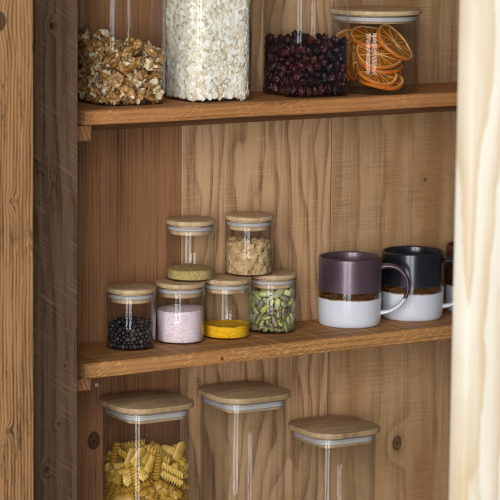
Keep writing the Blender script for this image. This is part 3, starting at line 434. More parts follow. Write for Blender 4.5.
# ------------------------------------------------------------------ mesh helpers
def link(name, me, mat, parent=None, loc=(0, 0, 0)):
    o = bpy.data.objects.new(name, me); COL.objects.link(o); o.location = loc
    if mat and not me.materials: me.materials.append(mat)
    if parent: o.parent = parent
    return o
def finish(bm, name, smooth=True, ang=40):
    bmesh.ops.recalc_face_normals(bm, faces=bm.faces)
    me = bpy.data.meshes.new(name); bm.to_mesh(me); bm.free()
    if smooth:
        me.shade_smooth(); me.set_sharp_from_angle(angle=math.radians(ang))
    return me
def tag(o, label=None, cat=None, group=None, kind=None):
    if label: o['label'] = label
    if cat: o['category'] = cat
    if group: o['group'] = group
    if kind: o['kind'] = kind
    return o
def empty(name, loc, rz=0, **k):
    o = bpy.data.objects.new(name, None); COL.objects.link(o); o.location = loc; o.rotation_euler = (0, 0, rz)
    o.empty_display_size = .02
    return tag(o, **k)
def box(bm, x0, x1, y0, y1, z0, z1, bev=0.0, seg=2, mi=0, sub=0):
    r = bmesh.ops.create_cube(bm, size=1.0)
    vs = r['verts']
    for v in vs:
        v.co = Vector((x0+(v.co.x+.5)*(x1-x0), y0+(v.co.y+.5)*(y1-y0), z0+(v.co.z+.5)*(z1-z0)))
    fs = set(f for v in vs for f in v.link_faces)
    for f in fs: f.material_index = mi
    if bev:
        es = list(set(e for v in vs for e in v.link_edges))
        bmesh.ops.bevel(bm, geom=es, offset=bev, segments=seg, profile=.6, affect='EDGES', material=-1)
def loft(bm, rings, close=True, capa=True, capb=True):
    R = [[bm.verts.new(p) for p in r] for r in rings]; n = len(R[0])
    for a, b in zip(R, R[1:]):
        for i in range(n):
            j = (i+1) % n
            bm.faces.new((a[i], a[j], b[j], b[i]))
    if capa: bm.faces.new(R[0])
    if capb: bm.faces.new(R[-1])
    return R
def circ(r, z, n=64):
    return [(r*math.cos(2*PI*i/n), r*math.sin(2*PI*i/n), z) for i in range(n)]
def rsq(w, rc, z, k=10):
    h = w/2; rc = max(min(rc, h-1e-5), 1e-5); P = []
    for q, (sx, sy) in enumerate(((1, 1), (-1, 1), (-1, -1), (1, -1))):
        for i in range(k+1):
            a = PI/2*(q+i/k)
            P.append((sx*(h-rc)+rc*math.cos(a), sy*(h-rc)+rc*math.sin(a), z))
    return P
def lathe(prof, name, n=64, ang=40, tip=False):
    bm = bmesh.new(); loft(bm, [circ(max(r, 1e-5), z, n) for r, z in prof]); return finish(bm, name, ang=ang)
def sqloft(prof, name, ang=40):      # (width, corner radius, z)
    bm = bmesh.new(); loft(bm, [rsq(w, c, z) for w, c, z in prof]); return finish(bm, name, ang=ang)

def disc_prof(r, z0, z1, b):         # rounded-edge disc
    return [(1e-5, z0), (r-b, z0), (r-b*.3, z0+b*.3), (r, z0+b), (r, z1-b), (r-b*.3, z1-b*.3), (r-b, z1), (r*.5, z1+.0002), (1e-5, z1+.0002)]
def sq_disc(w, c, z0, z1, b):
    return [(w-2*b, c-b, z0), (w-.6*b, c-.3*b, z0+.3*b), (w, c, z0+b), (w, c, z1-b), (w-.6*b, c-.3*b, z1-.3*b), (w-2*b, c-b, z1)]

# ------------------------------------------------------------------ jars
def round_jar(R, H, loc, label, group, lidt=.006, lidR=None, rz=0, gh=.0050, ph=.0058):
    lidR = lidR or R+.0006; wt = .0012
    e = empty('glass_jar', loc, rz, label=label, cat='jar', group=group)
    zt = H-lidt
    b = .0009
    prof = [(1e-5, 0.0006), (R-b*1.6, 0), (R-b*.45, b*.35), (R, b*1.3), (R, zt-.0006), (R-wt*.5, zt), (R-wt, zt-.0006), (R-wt, .0017+b), (R-wt-b*.5, .0017+b*.35), (R-wt-b*1.5, .0014), (1e-5, .0014)]
    link('glass_body', lathe(prof, 'round_jar_glass', 72, 50), M_['glass'], e)
    lid = link('lid', lathe(disc_prof(lidR, zt+.0001, H, .0014), 'round_jar_lid', 64), M_['bamboo'], e)
    g0 = zt-.0022-gh; Ri = R-wt-.0004
    link('lid_plug', lathe([(1e-5, g0-ph), (R*.84-.001, g0-ph), (R*.84, g0-ph+.001), (R*.84, zt), (1e-5, zt)], 'round_jar_plug', 64), M_['bamboo'], lid)
    g = [(R*.84, g0)]
    g += [(Ri-.0014, g0), (Ri-.0002, g0+gh*.12), (Ri, g0+gh*.25), (Ri-.0007, g0+gh*.4), (Ri-.0007, g0+gh*.6), (Ri, g0+gh*.75), (Ri-.0002, g0+gh*.9), (Ri-.0014, g0+gh), (R*.84, g0+gh)]
    bm = bmesh.new(); rr = loft(bm, [circ(r, z, 64) for r, z in g], capa=False, capb=False)
    n = 64
    for i in range(n):
        j = (i+1) % n; bm.faces.new((rr[0][i], rr[0][j], rr[-1][j], rr[-1][i]))
    o = link('gasket', finish(bm, 'round_jar_gasket'), M_['silicone'], lid); o['label'] = 'white silicone sealing ring'
    return e
def square_jar(w, rc, H, loc, label, group, lidw=.1055, lidrc=.034, rz=0):
    wt = .0013; lidt = .0072
    e = empty('square_glass_jar', loc, rz, label=label, cat='jar', group=group)
    zt = H-lidt; b = .0014
    prof = [(w-3*b, rc-1.5*b, 0), (w-b, rc-.5*b, b*.35), (w, rc, b*1.3), (w, rc, zt-.0008), (w-wt, rc-wt/2, zt), (w-2*wt, rc-wt, zt-.0008),
            (w-2*wt, rc-wt, .0018+b), (w-2*wt-b, rc-wt-.5*b, .0018+b*.3), (w-2*wt-3*b, rc-wt-1.5*b, .0016)]
    link('glass_body', sqloft(prof, 'square_jar_glass', 50), M_['glass'], e)
    lid = link('lid', sqloft(sq_disc(lidw, lidrc, zt+.0001, H, .0012), 'square_jar_lid'), M_['bamboo_shaded'], e)
    pw = w-.0075; g0 = zt-.0105; gh = .0075
    link('lid_plug', sqloft([(pw-.003, rc-.0075, g0-.004), (pw-.001, rc-.0065, g0-.003), (pw-.001, rc-.0065, zt)], 'square_jar_plug'), M_['bamboo_shaded'], lid)
    gw = w-2*wt-.0006
    bm = bmesh.new()
    g = [(pw-.001, g0), (gw-.002, g0), (gw, g0+.001), (gw, g0+.0022), (gw-.002, g0+.003), (gw-.002, g0+.0045), (gw, g0+.0055), (gw, g0+.0067), (gw-.002, g0+gh), (pw-.001, g0+gh)]
    rr = loft(bm, [rsq(a, rc-wt-(w-2*wt-a)/2, z) for a, z in g], capa=False, capb=False); n = len(rr[0])
    for i in range(n):
        j = (i+1) % n; bm.faces.new((rr[0][i], rr[0][j], rr[-1][j], rr[-1][i]))
    o = link('gasket', finish(bm, 'square_jar_gasket'), M_['silicone'], lid); o['label'] = 'white silicone sealing ring'
    return e

# ------------------------------------------------------------------ contents
def powder(name, mat, R, z0, fn, label, cat, loc, n=72, nr=16, amp=.0004, sc=600, lump=None):
    bm = bmesh.new(); rings = []
    rings.append(circ(1e-5, z0, n)); rings.append(circ(R-.001, z0, n)); rings.append(circ(R, z0+.001, n))
    hs = [fn(R*math.cos(2*PI*i/n), R*math.sin(2*PI*i/n)) for i in range(n)]
    m = 14
    for k in range(1, m):
        rings.append([(R*math.cos(2*PI*i/n), R*math.sin(2*PI*i/n), z0+.001+(hs[i]-z0-.001)*k/m) for i in range(n)])
    for k in range(nr, -1, -1):
        r = max(R*k/nr, 1e-5)
        ring = []
        for i in range(n):
            x, y = r*math.cos(2*PI*i/n), r*math.sin(2*PI*i/n)
            h = fn(x, y) + (amp*mnoise.noise((x*sc, y*sc, 1.7)) if k < nr else 0)
            if lump and k: h += lump*mnoise.fractal((x*170, y*170, 3.1), .7, 2.0, 3)
            ring.append((x, y, h))
        rings.append(ring)
    if lump:
        # crumbly side: dents pushed inwards from the glass
        for q in range(3, len(rings)-nr-1):
            rings[q] = [(x*(1-s), y*(1-s), z) for (x, y, z) in rings[q] for s in [max(0, mnoise.fractal((x*130, y*130, z*130), .8, 2.0, 4)-.08)*.42]]
    loft(bm, rings, capa=True, capb=True)
    o = link(name, finish(bm, name, ang=60), mat, None, loc)
    return tag(o, label, cat, kind='stuff')

def bodies(key):
    a = np.array(DATA[key], dtype=float).reshape(-1, 7)     # position (0.1 mm), axis (1/50), radius (0.01 mm)
    return a[:, :3]/1e4, a[:, 3:6]/50, a[:, 6]/1e5

def rock(name, sub, sx, fn):
    bm = bmesh.new(); bmesh.ops.create_icosphere(bm, subdivisions=sub, radius=1.0)
    for v in bm.verts:
        n = v.co.normalized(); v.co = fn(n)
    return finish(bm, name, ang=180)
def mk_walnut(seed):
    def f(n):
        p = n*1.55+Vector((seed*5.1, 0, 0))
        p = p+.35*Vector((mnoise.noise(p*1.3), mnoise.noise(p*1.3+Vector((9, 0, 0))), mnoise.noise(p*1.3+Vector((0, 9, 0)))))
        rdg = max(0, 1-abs(mnoise.noise(p*.8))*3.6)
        cleft = math.exp(-(n.x/.12)**2)
        big = mnoise.noise(n*1.0+Vector((seed*2.2, 4, 4)))
        r = .58+.50*math.sqrt(rdg)-.26*cleft*(.4+.6*abs(n.z))+.35*big
        return Vector((n.x*r, n.y*r*(.8 if n.y > 0 else .45), n.z*r*1.2))
    return rock('walnut', 4, 1, f)
def mk_cran(seed):
    def f(n):
        p = n*1.5+Vector((seed*3.7, 2, 0)); r = 1.18-1.25*abs(mnoise.noise(p))-.7*abs(mnoise.noise(p*2.1))+.25*mnoise.noise(n+Vector((seed, 9, 9)))
        return Vector((n.x*r, n.y*r*.82, n.z*r*1.3))
    return rock('cranberry', 3, 1, f)
def mk_pepper(seed):
    def f(n):
        p = n*3.0+Vector((seed*3.7, 2, 0)); r = 1-.14*abs(mnoise.noise(p))-.10*abs(mnoise.noise(p*2.1))
        return n*r
    return rock('peppercorn', 2, 1, f)
def mk_pist(seed):
    def f(n):
        p = n*1.6+Vector((seed*3.7, 2, 0)); r = 1+.16*mnoise.noise(p)
        groove = 1-.22*math.exp(-(n.x/.16)**2)*(1 if n.y > 0 else .25)
        tap = 1-.18*n.z
        return Vector((n.x*r*groove*tap, n.y*r*groove*.85*tap, n.z*r*1.9))
    return rock('pistachio', 3, 1, f)
def mk_fusilli():
    bm = bmesh.new(); L = .034; turns = 2.7; n = 60; K = 18; rings = []
    for i in range(n+1):
        s = i/n; a0 = 2*PI*turns*s; ring = []
        for k in range(K):
            th = 2*PI*k/K
            r = .0020+.0039*(.5+.5*math.cos(3*th))**1.6
            ring.append((r*math.cos(th+a0), r*math.sin(th+a0), (s-.5)*L))
        rings.append(ring)
    loft(bm, rings); return finish(bm, 'fusilli', ang=60)

def mats_from_dir(d, spin):
    q = Vector(d).normalized().to_track_quat('Z', 'Y')
    return q.to_matrix().to_4x4() @ Matrix.Rotation(spin, 4, 'Z')
def place(key, name, meshes, mat, origin, scale, label, cat, group, maxn, vis, rest=None, rdir=False, spread=1.04):
    c, d, r = bodies(key); c = c*np.array([spread, spread, 1.0]); rnd = random.Random(len(key)*7+3)
    score = [vis(p) for p in c]; order = sorted(range(len(c)), key=lambda i: -score[i])
    cnt = 0; left = []
    for i in order:
        mw = Matrix.Translation(Vector(origin)+Vector(c[i])) @ mats_from_dir(d[i] if not rdir else [rnd.gauss(0, 1) for _ in range(3)], rnd.uniform(0, 6.28)) @ Matrix.Scale(scale(r[i]), 4)
        me = meshes[rnd.randrange(len(meshes))]
        if cnt < maxn and score[i] > 0:
            o = bpy.data.objects.new(name, me); COL.objects.link(o); o.matrix_world = mw
            if not me.materials: me.materials.append(mat)
            tag(o, label, cat, group); cnt += 1
        elif score[i] > -5: left.append((me, mw))
    if left and rest:
        bm = bmesh.new()
        for me, mw in left:
            tmp = bmesh.new(); tmp.from_mesh(me); tmp.transform(mw); t2 = bpy.data.meshes.new('tmp'); tmp.to_mesh(t2); tmp.free()
            bm.from_mesh(t2); bpy.data.meshes.remove(t2)
        for extra in rest.get('extra', ()): extra(bm)
        o = link(rest['name'], finish(bm, rest['name'], ang=60), mat); tag(o, rest['label'], cat, kind='stuff')
    print('placed', key, cnt, 'rest', len(left))

# ------------------------------------------------------------------ build
mats()
H = .3164; D = .1283
VW = Vector((-.53, -.85))      # horizontal direction towards the camera

# --- cabinet back: four vertical planks
pl = [  # x0, x1, material
 (-.08, .2128, wood('plank_left', C(148, 104, 70), C(74, 47, 29), wobA=.6, F=190, A=.7, su=6, sv=1.2, ring=.3, fiber=.45, blotch=.45, seed=2, knots=((.083, -.132, .0095, 1.0),), bumpd=.0004)),
 (.2145, .4495, wood('plank_cathedral', C(194, 154, 114), C(106, 70, 42), F=40, A=1.5, su=8, sv=2.4, ring=.6, fiber=.4, blotch=.3, seed=5, knots=((.241, -.068, .0014, 1.0), (.46, .431, .006, 1.0),), saw=.16, sawfreq=700, bumpd=.0005)),
 (.4512, .84, wood('plank_right', C(182, 144, 104), C(102, 70, 42), F=26, A=.8, su=5, sv=1.2, ring=.35, fiber=.35, blotch=.4, seed=9, knots=((.568, -.189, .0085, 1.0), (.607, .182, .0028, .8), (.595, -.04, .004, .5)), saw=-.2, sawfreq=600, bumpd=.0008, tint=C(160, 116, 74))),
 (.841, 1.1, wood('plank_far', C(180, 140, 100), C(130, 92, 60), seed=12)),
]
bm = bmesh.new(); me_m = []
for i, (x0, x1, m) in enumerate(pl):
    box(bm, x0, x1, D, D+.018, -.37, .72, .0005, 1, i); me_m.append(m)
me_m.append(wood('gap_shade_backing', C(52, 38, 28), C(26, 18, 13), seed=15))  # backing coloured near black to put shade into the plank gaps
box(bm, -.08, 1.1, D+.0185, D+.03, -.37, .72, 0, 1, len(pl))
me = finish(bm, 'wall_back', ang=30)
for m in me_m: me.materials.append(m)
o = link('wall_back', me, None); tag(o, 'planked wooden back of the cupboard', kind='structure')
side = wood('side_board', C(120, 92, 66), C(70, 50, 36), seed=21)
for nm, a, b in (('wall_left', -.056, -.032), ('wall_right', 1.06, 1.08)):
    bm = bmesh.new(); box(bm, a, b, -.015, D-.0005, -.37, .72, .001, 1)
    o = link(nm, finish(bm, nm, ang=30), side); tag(o, kind='structure')

# --- shelves
up_front = dict(along='x', F=150, A=.5, su=14, sv=1.5, ring=.4, fiber=.35, blotch=.3)
sh_up = wood('upper_shelf_wood', C(182, 124, 74), C(88, 50, 26), saw=.4, sawang=1.3, sawfreq=420, sawlen=110, seed=31, bumpd=.0009, **up_front)
sh_lo = wood('lower_shelf_wood', C(180, 128, 76), C(92, 56, 30), saw=.6, sawang=1.3, sawfreq=380, sawlen=100, seed=37, bumpd=.0009, knots=((-.012, .2, .0022, 1.0),), **up_front)
cleat = wood('cleat_wood', C(170, 120, 80), C(104, 64, 42), along='y', F=160, A=.5, ring=.6, seed=41, bumpd=.001)
strip_mat = wood('strip_wood', C(120, 82, 52), C(74, 46, 30), along='x', F=60, ring=.5, seed=45)
def shelf(z, th, mat, label, strip, cz):
    e = empty('shelf', (0, 0, z), label=label, cat='shelf')
    bm = bmesh.new()
    n = 40; x0, x1 = 0.0, 1.055
    rings = []
    rnd = random.Random(int(z*1000))
    for i in range(n+1):
        x = x0+(x1-x0)*i/n
        j = .0006*mnoise.noise((x*14, z*30, 0)); k = .0007*mnoise.noise((x*9+5, z*30, 4)); b = .0016
        P = [(b, 0), (0, -b), (0+j, -th+b), (b, -th+k), (D-.0006, -th+k), (D-.0006, 0)]
        rings.append([(x, yy, zz) for yy, zz in P])
    loft(bm, rings)
    link('board', finish(bm, 'shelf_board', ang=35), mat, e)
    bm = bmesh.new(); box(bm, -.0315, .0125, .006, D-.001, -th-cz, -th-.0008, .0012, 1)
    link('cleat', finish(bm, 'shelf_cleat', ang=30), cleat, e)
    if strip:  # dark brown strip along the back, just below the board
        bm = bmesh.new(); box(bm, .0145, 1.055, D-.016, D-.0008, -th-.0205, -th-.0008, .001, 1)
        link('back_strip', finish(bm, 'shelf_strip', ang=30), strip_mat, e)
    return e
shelf(H, .0183, sh_up, 'upper thick wooden shelf board under the walnuts, oats and cranberries', True, .020)
shelf(0, .0187, sh_lo, 'middle thick wooden shelf board under the small spice jars and mugs', False, .0165)
shelf(-.330, .0185, sh_lo, 'bottom wooden shelf board under the three tall square jars', False, .0165)

# screw in the back wall beside the lower cleat
bm = bmesh.new(); loft(bm, [circ(.0002, 0, 16), circ(.0022, .0001, 16), circ(.0029, .0008, 16), circ(.0026, .0016, 16), circ(.0014, .0020, 16), circ(.0012, .0014, 16), circ(.0002, .0013, 16)])
o = link('screw', finish(bm, 'screw'), M_['steel'], None, (.0172, .0255, -.0262)); o.rotation_euler = (PI/2, 0, 0)
o.location = (.0865, D-.0002, -.0575)
tag(o, 'small shiny round screw head below the left end of the middle shelf', 'screw')

# --- dark weathered board and front posts
bm = bmesh.new(); box(bm, -.125, -.032, -.04, -.0155, -.37, .72, .0012, 2)
dark = wood('weathered_board', C(100, 76, 57), C(30, 21, 15), F=55, A=.9, su=10, sv=1.5, ring=.55, fiber=.4, blotch=.4, saw=.42, sawang=-.62, sawfreq=380, sawlen=14, seed=51,
            knots=((-.068, .425, .003, 1.0), (-.05, .01, .0014, 1.0), (-.058, -.062, .0016, 1), (-.075, -.117, .0035, .7)), bumpd=.0014, cracks=.9, rough=.8)
o = link('weathered_plank', finish(bm, 'weathered_plank', ang=30), dark)
tag(o, 'dark grey-brown weathered upright plank with diagonal saw marks, left of the shelves', 'plank')
bm = bmesh.new(); box(bm, -.225, -.1235, -.1, -.062, -.37, .72, .002, 2)
post = wood('brushed_post', C(172, 126, 82), C(54, 34, 19), wobA=.9, F=235, A=.9, su=6, sv=2.2, ring=.8, fiber=.5, blotch=.25, seed=57,
            knots=((-.167, .437, .0095, 1.0), (-.1525, .226, .003, .5), (-.158, -.048, .003, .5)), bumpd=.0028, cracks=.5, rough=.7)
o = link('wooden_post', finish(bm, 'left_post', ang=30), post)
tag(o, 'warm tan rough-grained wooden post at the left edge with raised ripple grain', 'post')
bm = bmesh.new(); box(bm, .1425, .33, -.6, -.572, -.6, .95, .0015, 2)
pale = wood('pale_post', C(250, 240, 220), C(222, 192, 150), F=22, A=1.1, su=7, sv=1.0, ring=.8, fiber=.12, blotch=.25, seed=63, bumpd=.0004)
o = link('wooden_post', finish(bm, 'right_post', ang=30), pale)
tag(o, 'pale cream blurred wooden post close to the camera at the right edge', 'post')

# --- small round spice jars (lower row)
JR = .0320; JH = .0787
G = 'small round spice jars with bamboo lids'
jars = [(.1082, .0760, 0, 'small round bamboo-lidded jar of black peppercorns, first on the left in the bottom row'),
        (.1858, .0825, 0, 'small round bamboo-lidded jar of pale pink salt, between the peppercorns and the turmeric'),
        (.2562, .0815, 0, 'small round bamboo-lidded jar with bright yellow turmeric powder'),
        (.3308, .0871, 0, 'small round bamboo-lidded jar filled with green pistachios'),
        (.2065, .0925, JH+.0004, 'small round bamboo-lidded jar with a little greenish tan powder, stacked on the lower jars'),
        (.2965, .0925, JH+.0004, 'small round bamboo-lidded jar of crumbly brown sugar, stacked on the lower jars')]
for i, (x, y, z, lab) in enumerate(jars):
    round_jar(JR, JH, (x, y, z), lab, G, rz=(.3, 1.9, -.2, 1.3, .1, -.5)[i])
IR = JR-.0016
powder('pink_salt', M_['pink_salt'], IR, .0017, lambda x, y: .0455-.0028*((x*x+y*y)/IR**2)+.06*x*.6, 'pile of pale pink salt inside a small round jar', 'salt', (jars[1][0], jars[1][1], 0))
powder('turmeric_powder', M_['turmeric'], IR, .0017, lambda x, y: .0150+.0015*((x*x+y*y)/IR**2)-.0012*mnoise.noise((x*120, y*120, 5)), 'bright yellow turmeric powder in the bottom of a small jar', 'spice', (jars[2][0], jars[2][1], 0), amp=.0009, sc=700)
powder('ground_cumin', M_['cumin'], IR, .0017, lambda x, y: .0165-.0025*((x*x+y*y)/IR**2)-.0008*mnoise.noise((x*90, y*90, 5)), 'greenish tan ground spice in the stacked left small jar', 'spice', (jars[4][0], jars[4][1], jars[4][2]), amp=.0006)
powder('brown_sugar', M_['brown_sugar'], IR, .0017, lambda x, y: .0435+.05*(-x)+.0018*mnoise.noise((x*90, y*90, 9)), 'crumbly light brown sugar in the stacked right small jar', 'sugar', (jars[5][0], jars[5][1], jars[5][2]), n=120, nr=24, amp=.0012, lump=.0055)

def vis_cyl(p):
    f = (p[0]*VW.x+p[1]*VW.y); r = math.hypot(p[0], p[1])
    return 1+f*100+p[2]*20 if (r > .019 and f > -.006) or p[2] > .0295 else -1
j = jars[0]
def pcore(bm):
    mt = bmesh.new(); loft(mt, [circ(.0002, .0035), circ(.0178, .0036), circ(.0182, .006), circ(.018, .026), circ(.014, .029), circ(.0002, .0295)])
    me = bpy.data.meshes.new('t'); mt.transform(Matrix.Translation((j[0], j[1], 0))); mt.to_mesh(me); mt.free(); bm.from_mesh(me); bpy.data.meshes.remove(me)
place('peppercorn', 'peppercorn', [mk_pepper(s) for s in range(3)], M_['pepper'], (j[0], j[1], .0017), lambda r: r*1.06,
      'black peppercorn in the leftmost small round jar', 'peppercorn', 'black peppercorns in the jar', 290, vis_cyl,
      dict(name='peppercorn_filling', label='mass of black peppercorns deeper in the leftmost small jar', extra=(pcore,)), rdir=True)
j4 = jars[3]
place('pistachio', 'pistachio', [mk_pist(s) for s in range(4)], M_['pistachio'], (j4[0], j4[1], .0017), lambda r: r*1.14,
      'shelled green pistachio kernel in the small round jar beside the mugs', 'pistachio', 'pistachios in the jar', 200,
      lambda p: 1+(p[0]*VW.x+p[1]*VW.y)*100 if (p[0]*VW.x+p[1]*VW.y > -.004 or p[2] > .04) else -1,
      dict(name='pistachio_filling', label='green pistachio kernels at the back of the small jar beside the mugs'))

# --- upper square jars
W = .0945; RC = .024
GU = 'large square jars on the upper shelf'
UZ = H+.0002
ux = [(.0925, .0765, 'large square jar partly filled with walnuts, left end of upper shelf'),
      (.2159, .0690, 'large square glass jar packed full of rolled oats on the upper shelf'),
      (.3660, .0665, 'large square glass jar of dark dried cranberries on the upper shelf')]
for x, y, lab in ux: square_jar(W+.0012, RC, .262, (x, y, UZ), lab, GU)
place('walnut', 'walnut', [mk_walnut(s) for s in range(5)], M_['walnut'], (ux[0][0], ux[0][1], UZ+.0021), lambda r: r*1.4,
      'shelled walnut half in the square jar on the upper shelf', 'walnut', 'walnuts in the square jar', 200, lambda p: 1 if p[2] < .079-.35*max(0, p[0])+.15*max(0, p[1]) else -1, None)
def ccore(bm):
    mt = bmesh.new(); loft(mt, [rsq(.02, .005, .0065), rsq(.044, .012, .007), rsq(.044, .012, .032), rsq(.03, .01, .036)])
    me = bpy.data.meshes.new('t'); mt.transform(Matrix.Translation((ux[2][0], ux[2][1], UZ))); mt.to_mesh(me); mt.free(); bm.from_mesh(me); bpy.data.meshes.remove(me)
place('cranberry', 'dried_cranberry', [mk_cran(s) for s in range(5)], M_['cranberry'], (ux[2][0], ux[2][1], UZ+.0021), lambda r: r*1.18,
      'wrinkled dark red dried cranberry in the square jar on the upper shelf', 'dried cranberry', 'dried cranberries in the square jar', 290,
      lambda p: -9 if p[2] > .068+.016*mnoise.noise((p[0]*45+3, p[1]*45, 1)) else 1+max(-p[0], -p[1])*40+p[2]*10 if (p[0] < -.02 or p[1] < -.02 or p[2] > .05) else -1,
      dict(name='cranberry_filling', label='dark dried cranberries deeper inside the square jar on the upper shelf', extra=(ccore,)), rdir=False)
# oats: one mass of flakes
def oats():
    bm = bmesh.new(); rnd = random.Random(4)
    hw = W/2-.0022; rc = RC-.0035; top = .235; z0 = .0012
    loft(bm, [rsq(2*hw-.014, rc, z0+.002), rsq(2*hw-.007, rc, z0+.004), rsq(2*hw-.007, rc, top-.006)])
    per = rsq(2*hw-.0005, rc+.001, 0, 12)
    cum = [0]
    for a, b in zip(per, per[1:]+per[:1]): cum.append(cum[-1]+math.dist(a, b))
    def onper(s):
        for i in range(len(per)):
            if cum[i+1] >= s:
                a, b = per[i], per[(i+1) % len(per)]; f = (s-cum[i])/(cum[i+1]-cum[i]+1e-9)
                p = Vector(a).lerp(Vector(b), f); tng = (Vector(b)-Vector(a)).normalized(); return p, tng
        return Vector(per[0]), Vector((1, 0, 0))
    def flake(p, nrm, sz, depth, tilt):
        q = nrm.to_track_quat('Z', 'Y').to_matrix()
        ax, ay = sz, sz*rnd.uniform(.62, .85); a0 = rnd.uniform(0, 6.28)
        rot = Matrix.Rotation(rnd.uniform(-tilt, tilt), 3, 'X') @ Matrix.Rotation(rnd.uniform(-tilt, tilt), 3, 'Y') @ Matrix.Rotation(a0, 3, 'Z')
        nn = 9; vt = []; vb = []; cup = rnd.uniform(-.3, .3); ph = rnd.uniform(0, 6)
        off = p-nrm*depth
        for i in range(nn):
            a = 2*PI*i/nn; rr = 1+.13*math.sin(2*a+ph)+.07*math.sin(5*a+ph)
            base = Vector((ax*math.cos(a)*rr, ay*math.sin(a)*rr, cup*ax*.5))
            vt.append(bm.verts.new(off+q @ (rot @ (base+Vector((0, 0, .0002))))))
            vb.append(bm.verts.new(off+q @ (rot @ (base-Vector((0, 0, .0002))))))
        ct = bm.verts.new(off+q @ (rot @ Vector((0, 0, .0006)))); cb = bm.verts.new(off+q @ (rot @ Vector((0, 0, -.0001))))
        for i in range(nn):
            k = (i+1) % nn
            bm.faces.new((ct, vt[i], vt[k])); bm.faces.new((cb, vb[k], vb[i])); bm.faces.new((vt[i], vb[i], vb[k], vt[k]))
    for _ in range(8000):
        s = rnd.uniform(0, cum[-1]); p, tg = onper(s); nrm = Vector((tg.y, -tg.x, 0))
        if p.dot(nrm) < 0: nrm = -nrm
        p = Vector((p.x, p.y, rnd.uniform(z0+.003, top)))
        d = abs(rnd.gauss(0, .0018)); sz = rnd.uniform(.0028, .0050)
        flake(p, nrm, sz, d+.0009, min(1.1, .12+d*260))
    for _ in range(500):
        flake(Vector((rnd.uniform(-hw, hw)*.85, rnd.uniform(-hw, hw)*.85, top-.004)), Vector((0, 0, 1)), .004, 0, .6)
    o = link('rolled_oats', finish(bm, 'rolled_oats', ang=60), M_['oats'], None, (ux[1][0], ux[1][1], UZ))
    tag(o, 'pale cream rolled oats filling the square jar on the upper shelf', 'oats', kind='stuff')
oats()

# --- orange slice jar
OX, OY = .4750, .0650
round_jar(.0588, .1100, (OX, OY, H+.0002), 'wide round bamboo-lidded jar of dried orange slices at the right of the upper shelf', 'round jar of orange slices', lidt=.0062, lidR=.0622, gh=.006, ph=.003)
def slice_(R, name='orange_slice', seed=0, wav=.002):
    def disp(x, y):
        return wav*math.sin(math.atan2(y, x)*2+seed)*((x*x+y*y)/R**2)+wav*.7*mnoise.noise((x*35+seed, y*35, seed))
    T = .0024; n = 64
    bm = bmesh.new(); prof = [(R-.0018, T*.8), (R-.0006, T*.9), (R, T*.3), (R, -T*.3), (R-.0006, -T*.9), (R-.0018, -T*.8)]
    def rg(r, z): return [(r*math.cos(2*PI*i/n), r*math.sin(2*PI*i/n), z+disp(r*math.cos(2*PI*i/n), r*math.sin(2*PI*i/n))) for i in range(n)]
    rr = loft(bm, [rg(r, z) for r, z in prof], capa=False, capb=False)
    for i in range(n): bm.faces.new((rr[0][i], rr[0][(i+1) % n], rr[-1][(i+1) % n], rr[-1][i]))
    rind = finish(bm, 'orange_rind')
    bm = bmesh.new(); rr = loft(bm, [rg(r, z) for r, z in [(R-.0036, T*.72), (R-.0017, T*.78), (R-.0017, -T*.78), (R-.0036, -T*.72)]], capa=False, capb=False)
    for i in range(n): bm.faces.new((rr[0][i], rr[0][(i+1) % n], rr[-1][(i+1) % n], rr[-1][i]))
    pith = finish(bm, 'orange_pith')
    bm = bmesh.new(); rl = []
    rs = [R-.0035, R*.8, R*.6, R*.4, R*.2, .0003]
    def fz(r, a, s):
        seg = abs(((a*10/(2*PI)) % 1)-.5)*2
        return s*T*(.3+.35*seg**3)
    rl = [[(r*math.cos(2*PI*i/120), r*math.sin(2*PI*i/120), fz(r, 2*PI*i/120, 1)+disp(r*math.cos(2*PI*i/120), r*math.sin(2*PI*i/120))) for i in range(120)] for r in rs[::-1]]
    rl += [[(r*math.cos(2*PI*i/120), r*math.sin(2*PI*i/120), fz(r, 2*PI*i/120, -1)+disp(r*math.cos(2*PI*i/120), r*math.sin(2*PI*i/120))) for i in range(120)] for r in rs]
    loft(bm, rl); flesh = finish(bm, 'orange_flesh', ang=70)
    return rind, pith, flesh
SL = [  # dx, dy, height, radius, normal, label
 (.0036, -.0093, .0135, .030, (-.1, -.3, .95), 'dried orange slice lying lowest in the round jar'),
 (-.006, -.0127, .0235, .028, (-.05, -.5, .86), 'dried orange slice with a pale cream rim, low at the front of the round jar'),
 (.007, -.003, .033, .030, (.0, -.22, .97), 'dried orange slice lying almost flat in the middle of the pile'),
 (-.004, -.015, .0475, .031, (-.10, -.52, .85), 'large dried orange slice in the centre of the jar, its face tipped to the front'),
 (.0195, -.0185, .062, .030, (.33, -.67, .69), 'dried orange slice leaning steeply at the upper right of the jar'),
 (-.0255, .016, .038, .027, (.58, -.77, .1), 'dried orange slice standing on edge at the left glass'),
 (-.021, .025, .056, .026, (-.4, -.75, .5), 'dried orange slice at the upper left, behind the central one'),
 (.002, .012, .0695, .028, (-.15, -.35, .92), 'dried orange slice just under the lid, behind the central one'),
 (.026, .008, .032, .024, (.3, -.7, .5), 'dried orange slice at the back right of the round jar'),
]
for i, (dx, dy, dz, r, nn, lab) in enumerate(SL):
    rd, pt, fl = slice_(r*1.05, seed=i*1.3)
    e = empty('orange_slice', (OX+dx, OY+dy, H+.0028+dz), label=lab, cat='orange slice', group='dried orange slices in the round jar')
    e.rotation_mode = 'QUATERNION'; e.rotation_quaternion = Vector(nn).to_track_quat('Z', 'Y')
    link('rind', rd, M_['rind'], e); link('pith', pt, M_['pith'], e); link('flesh', fl, M_['flesh'], e)

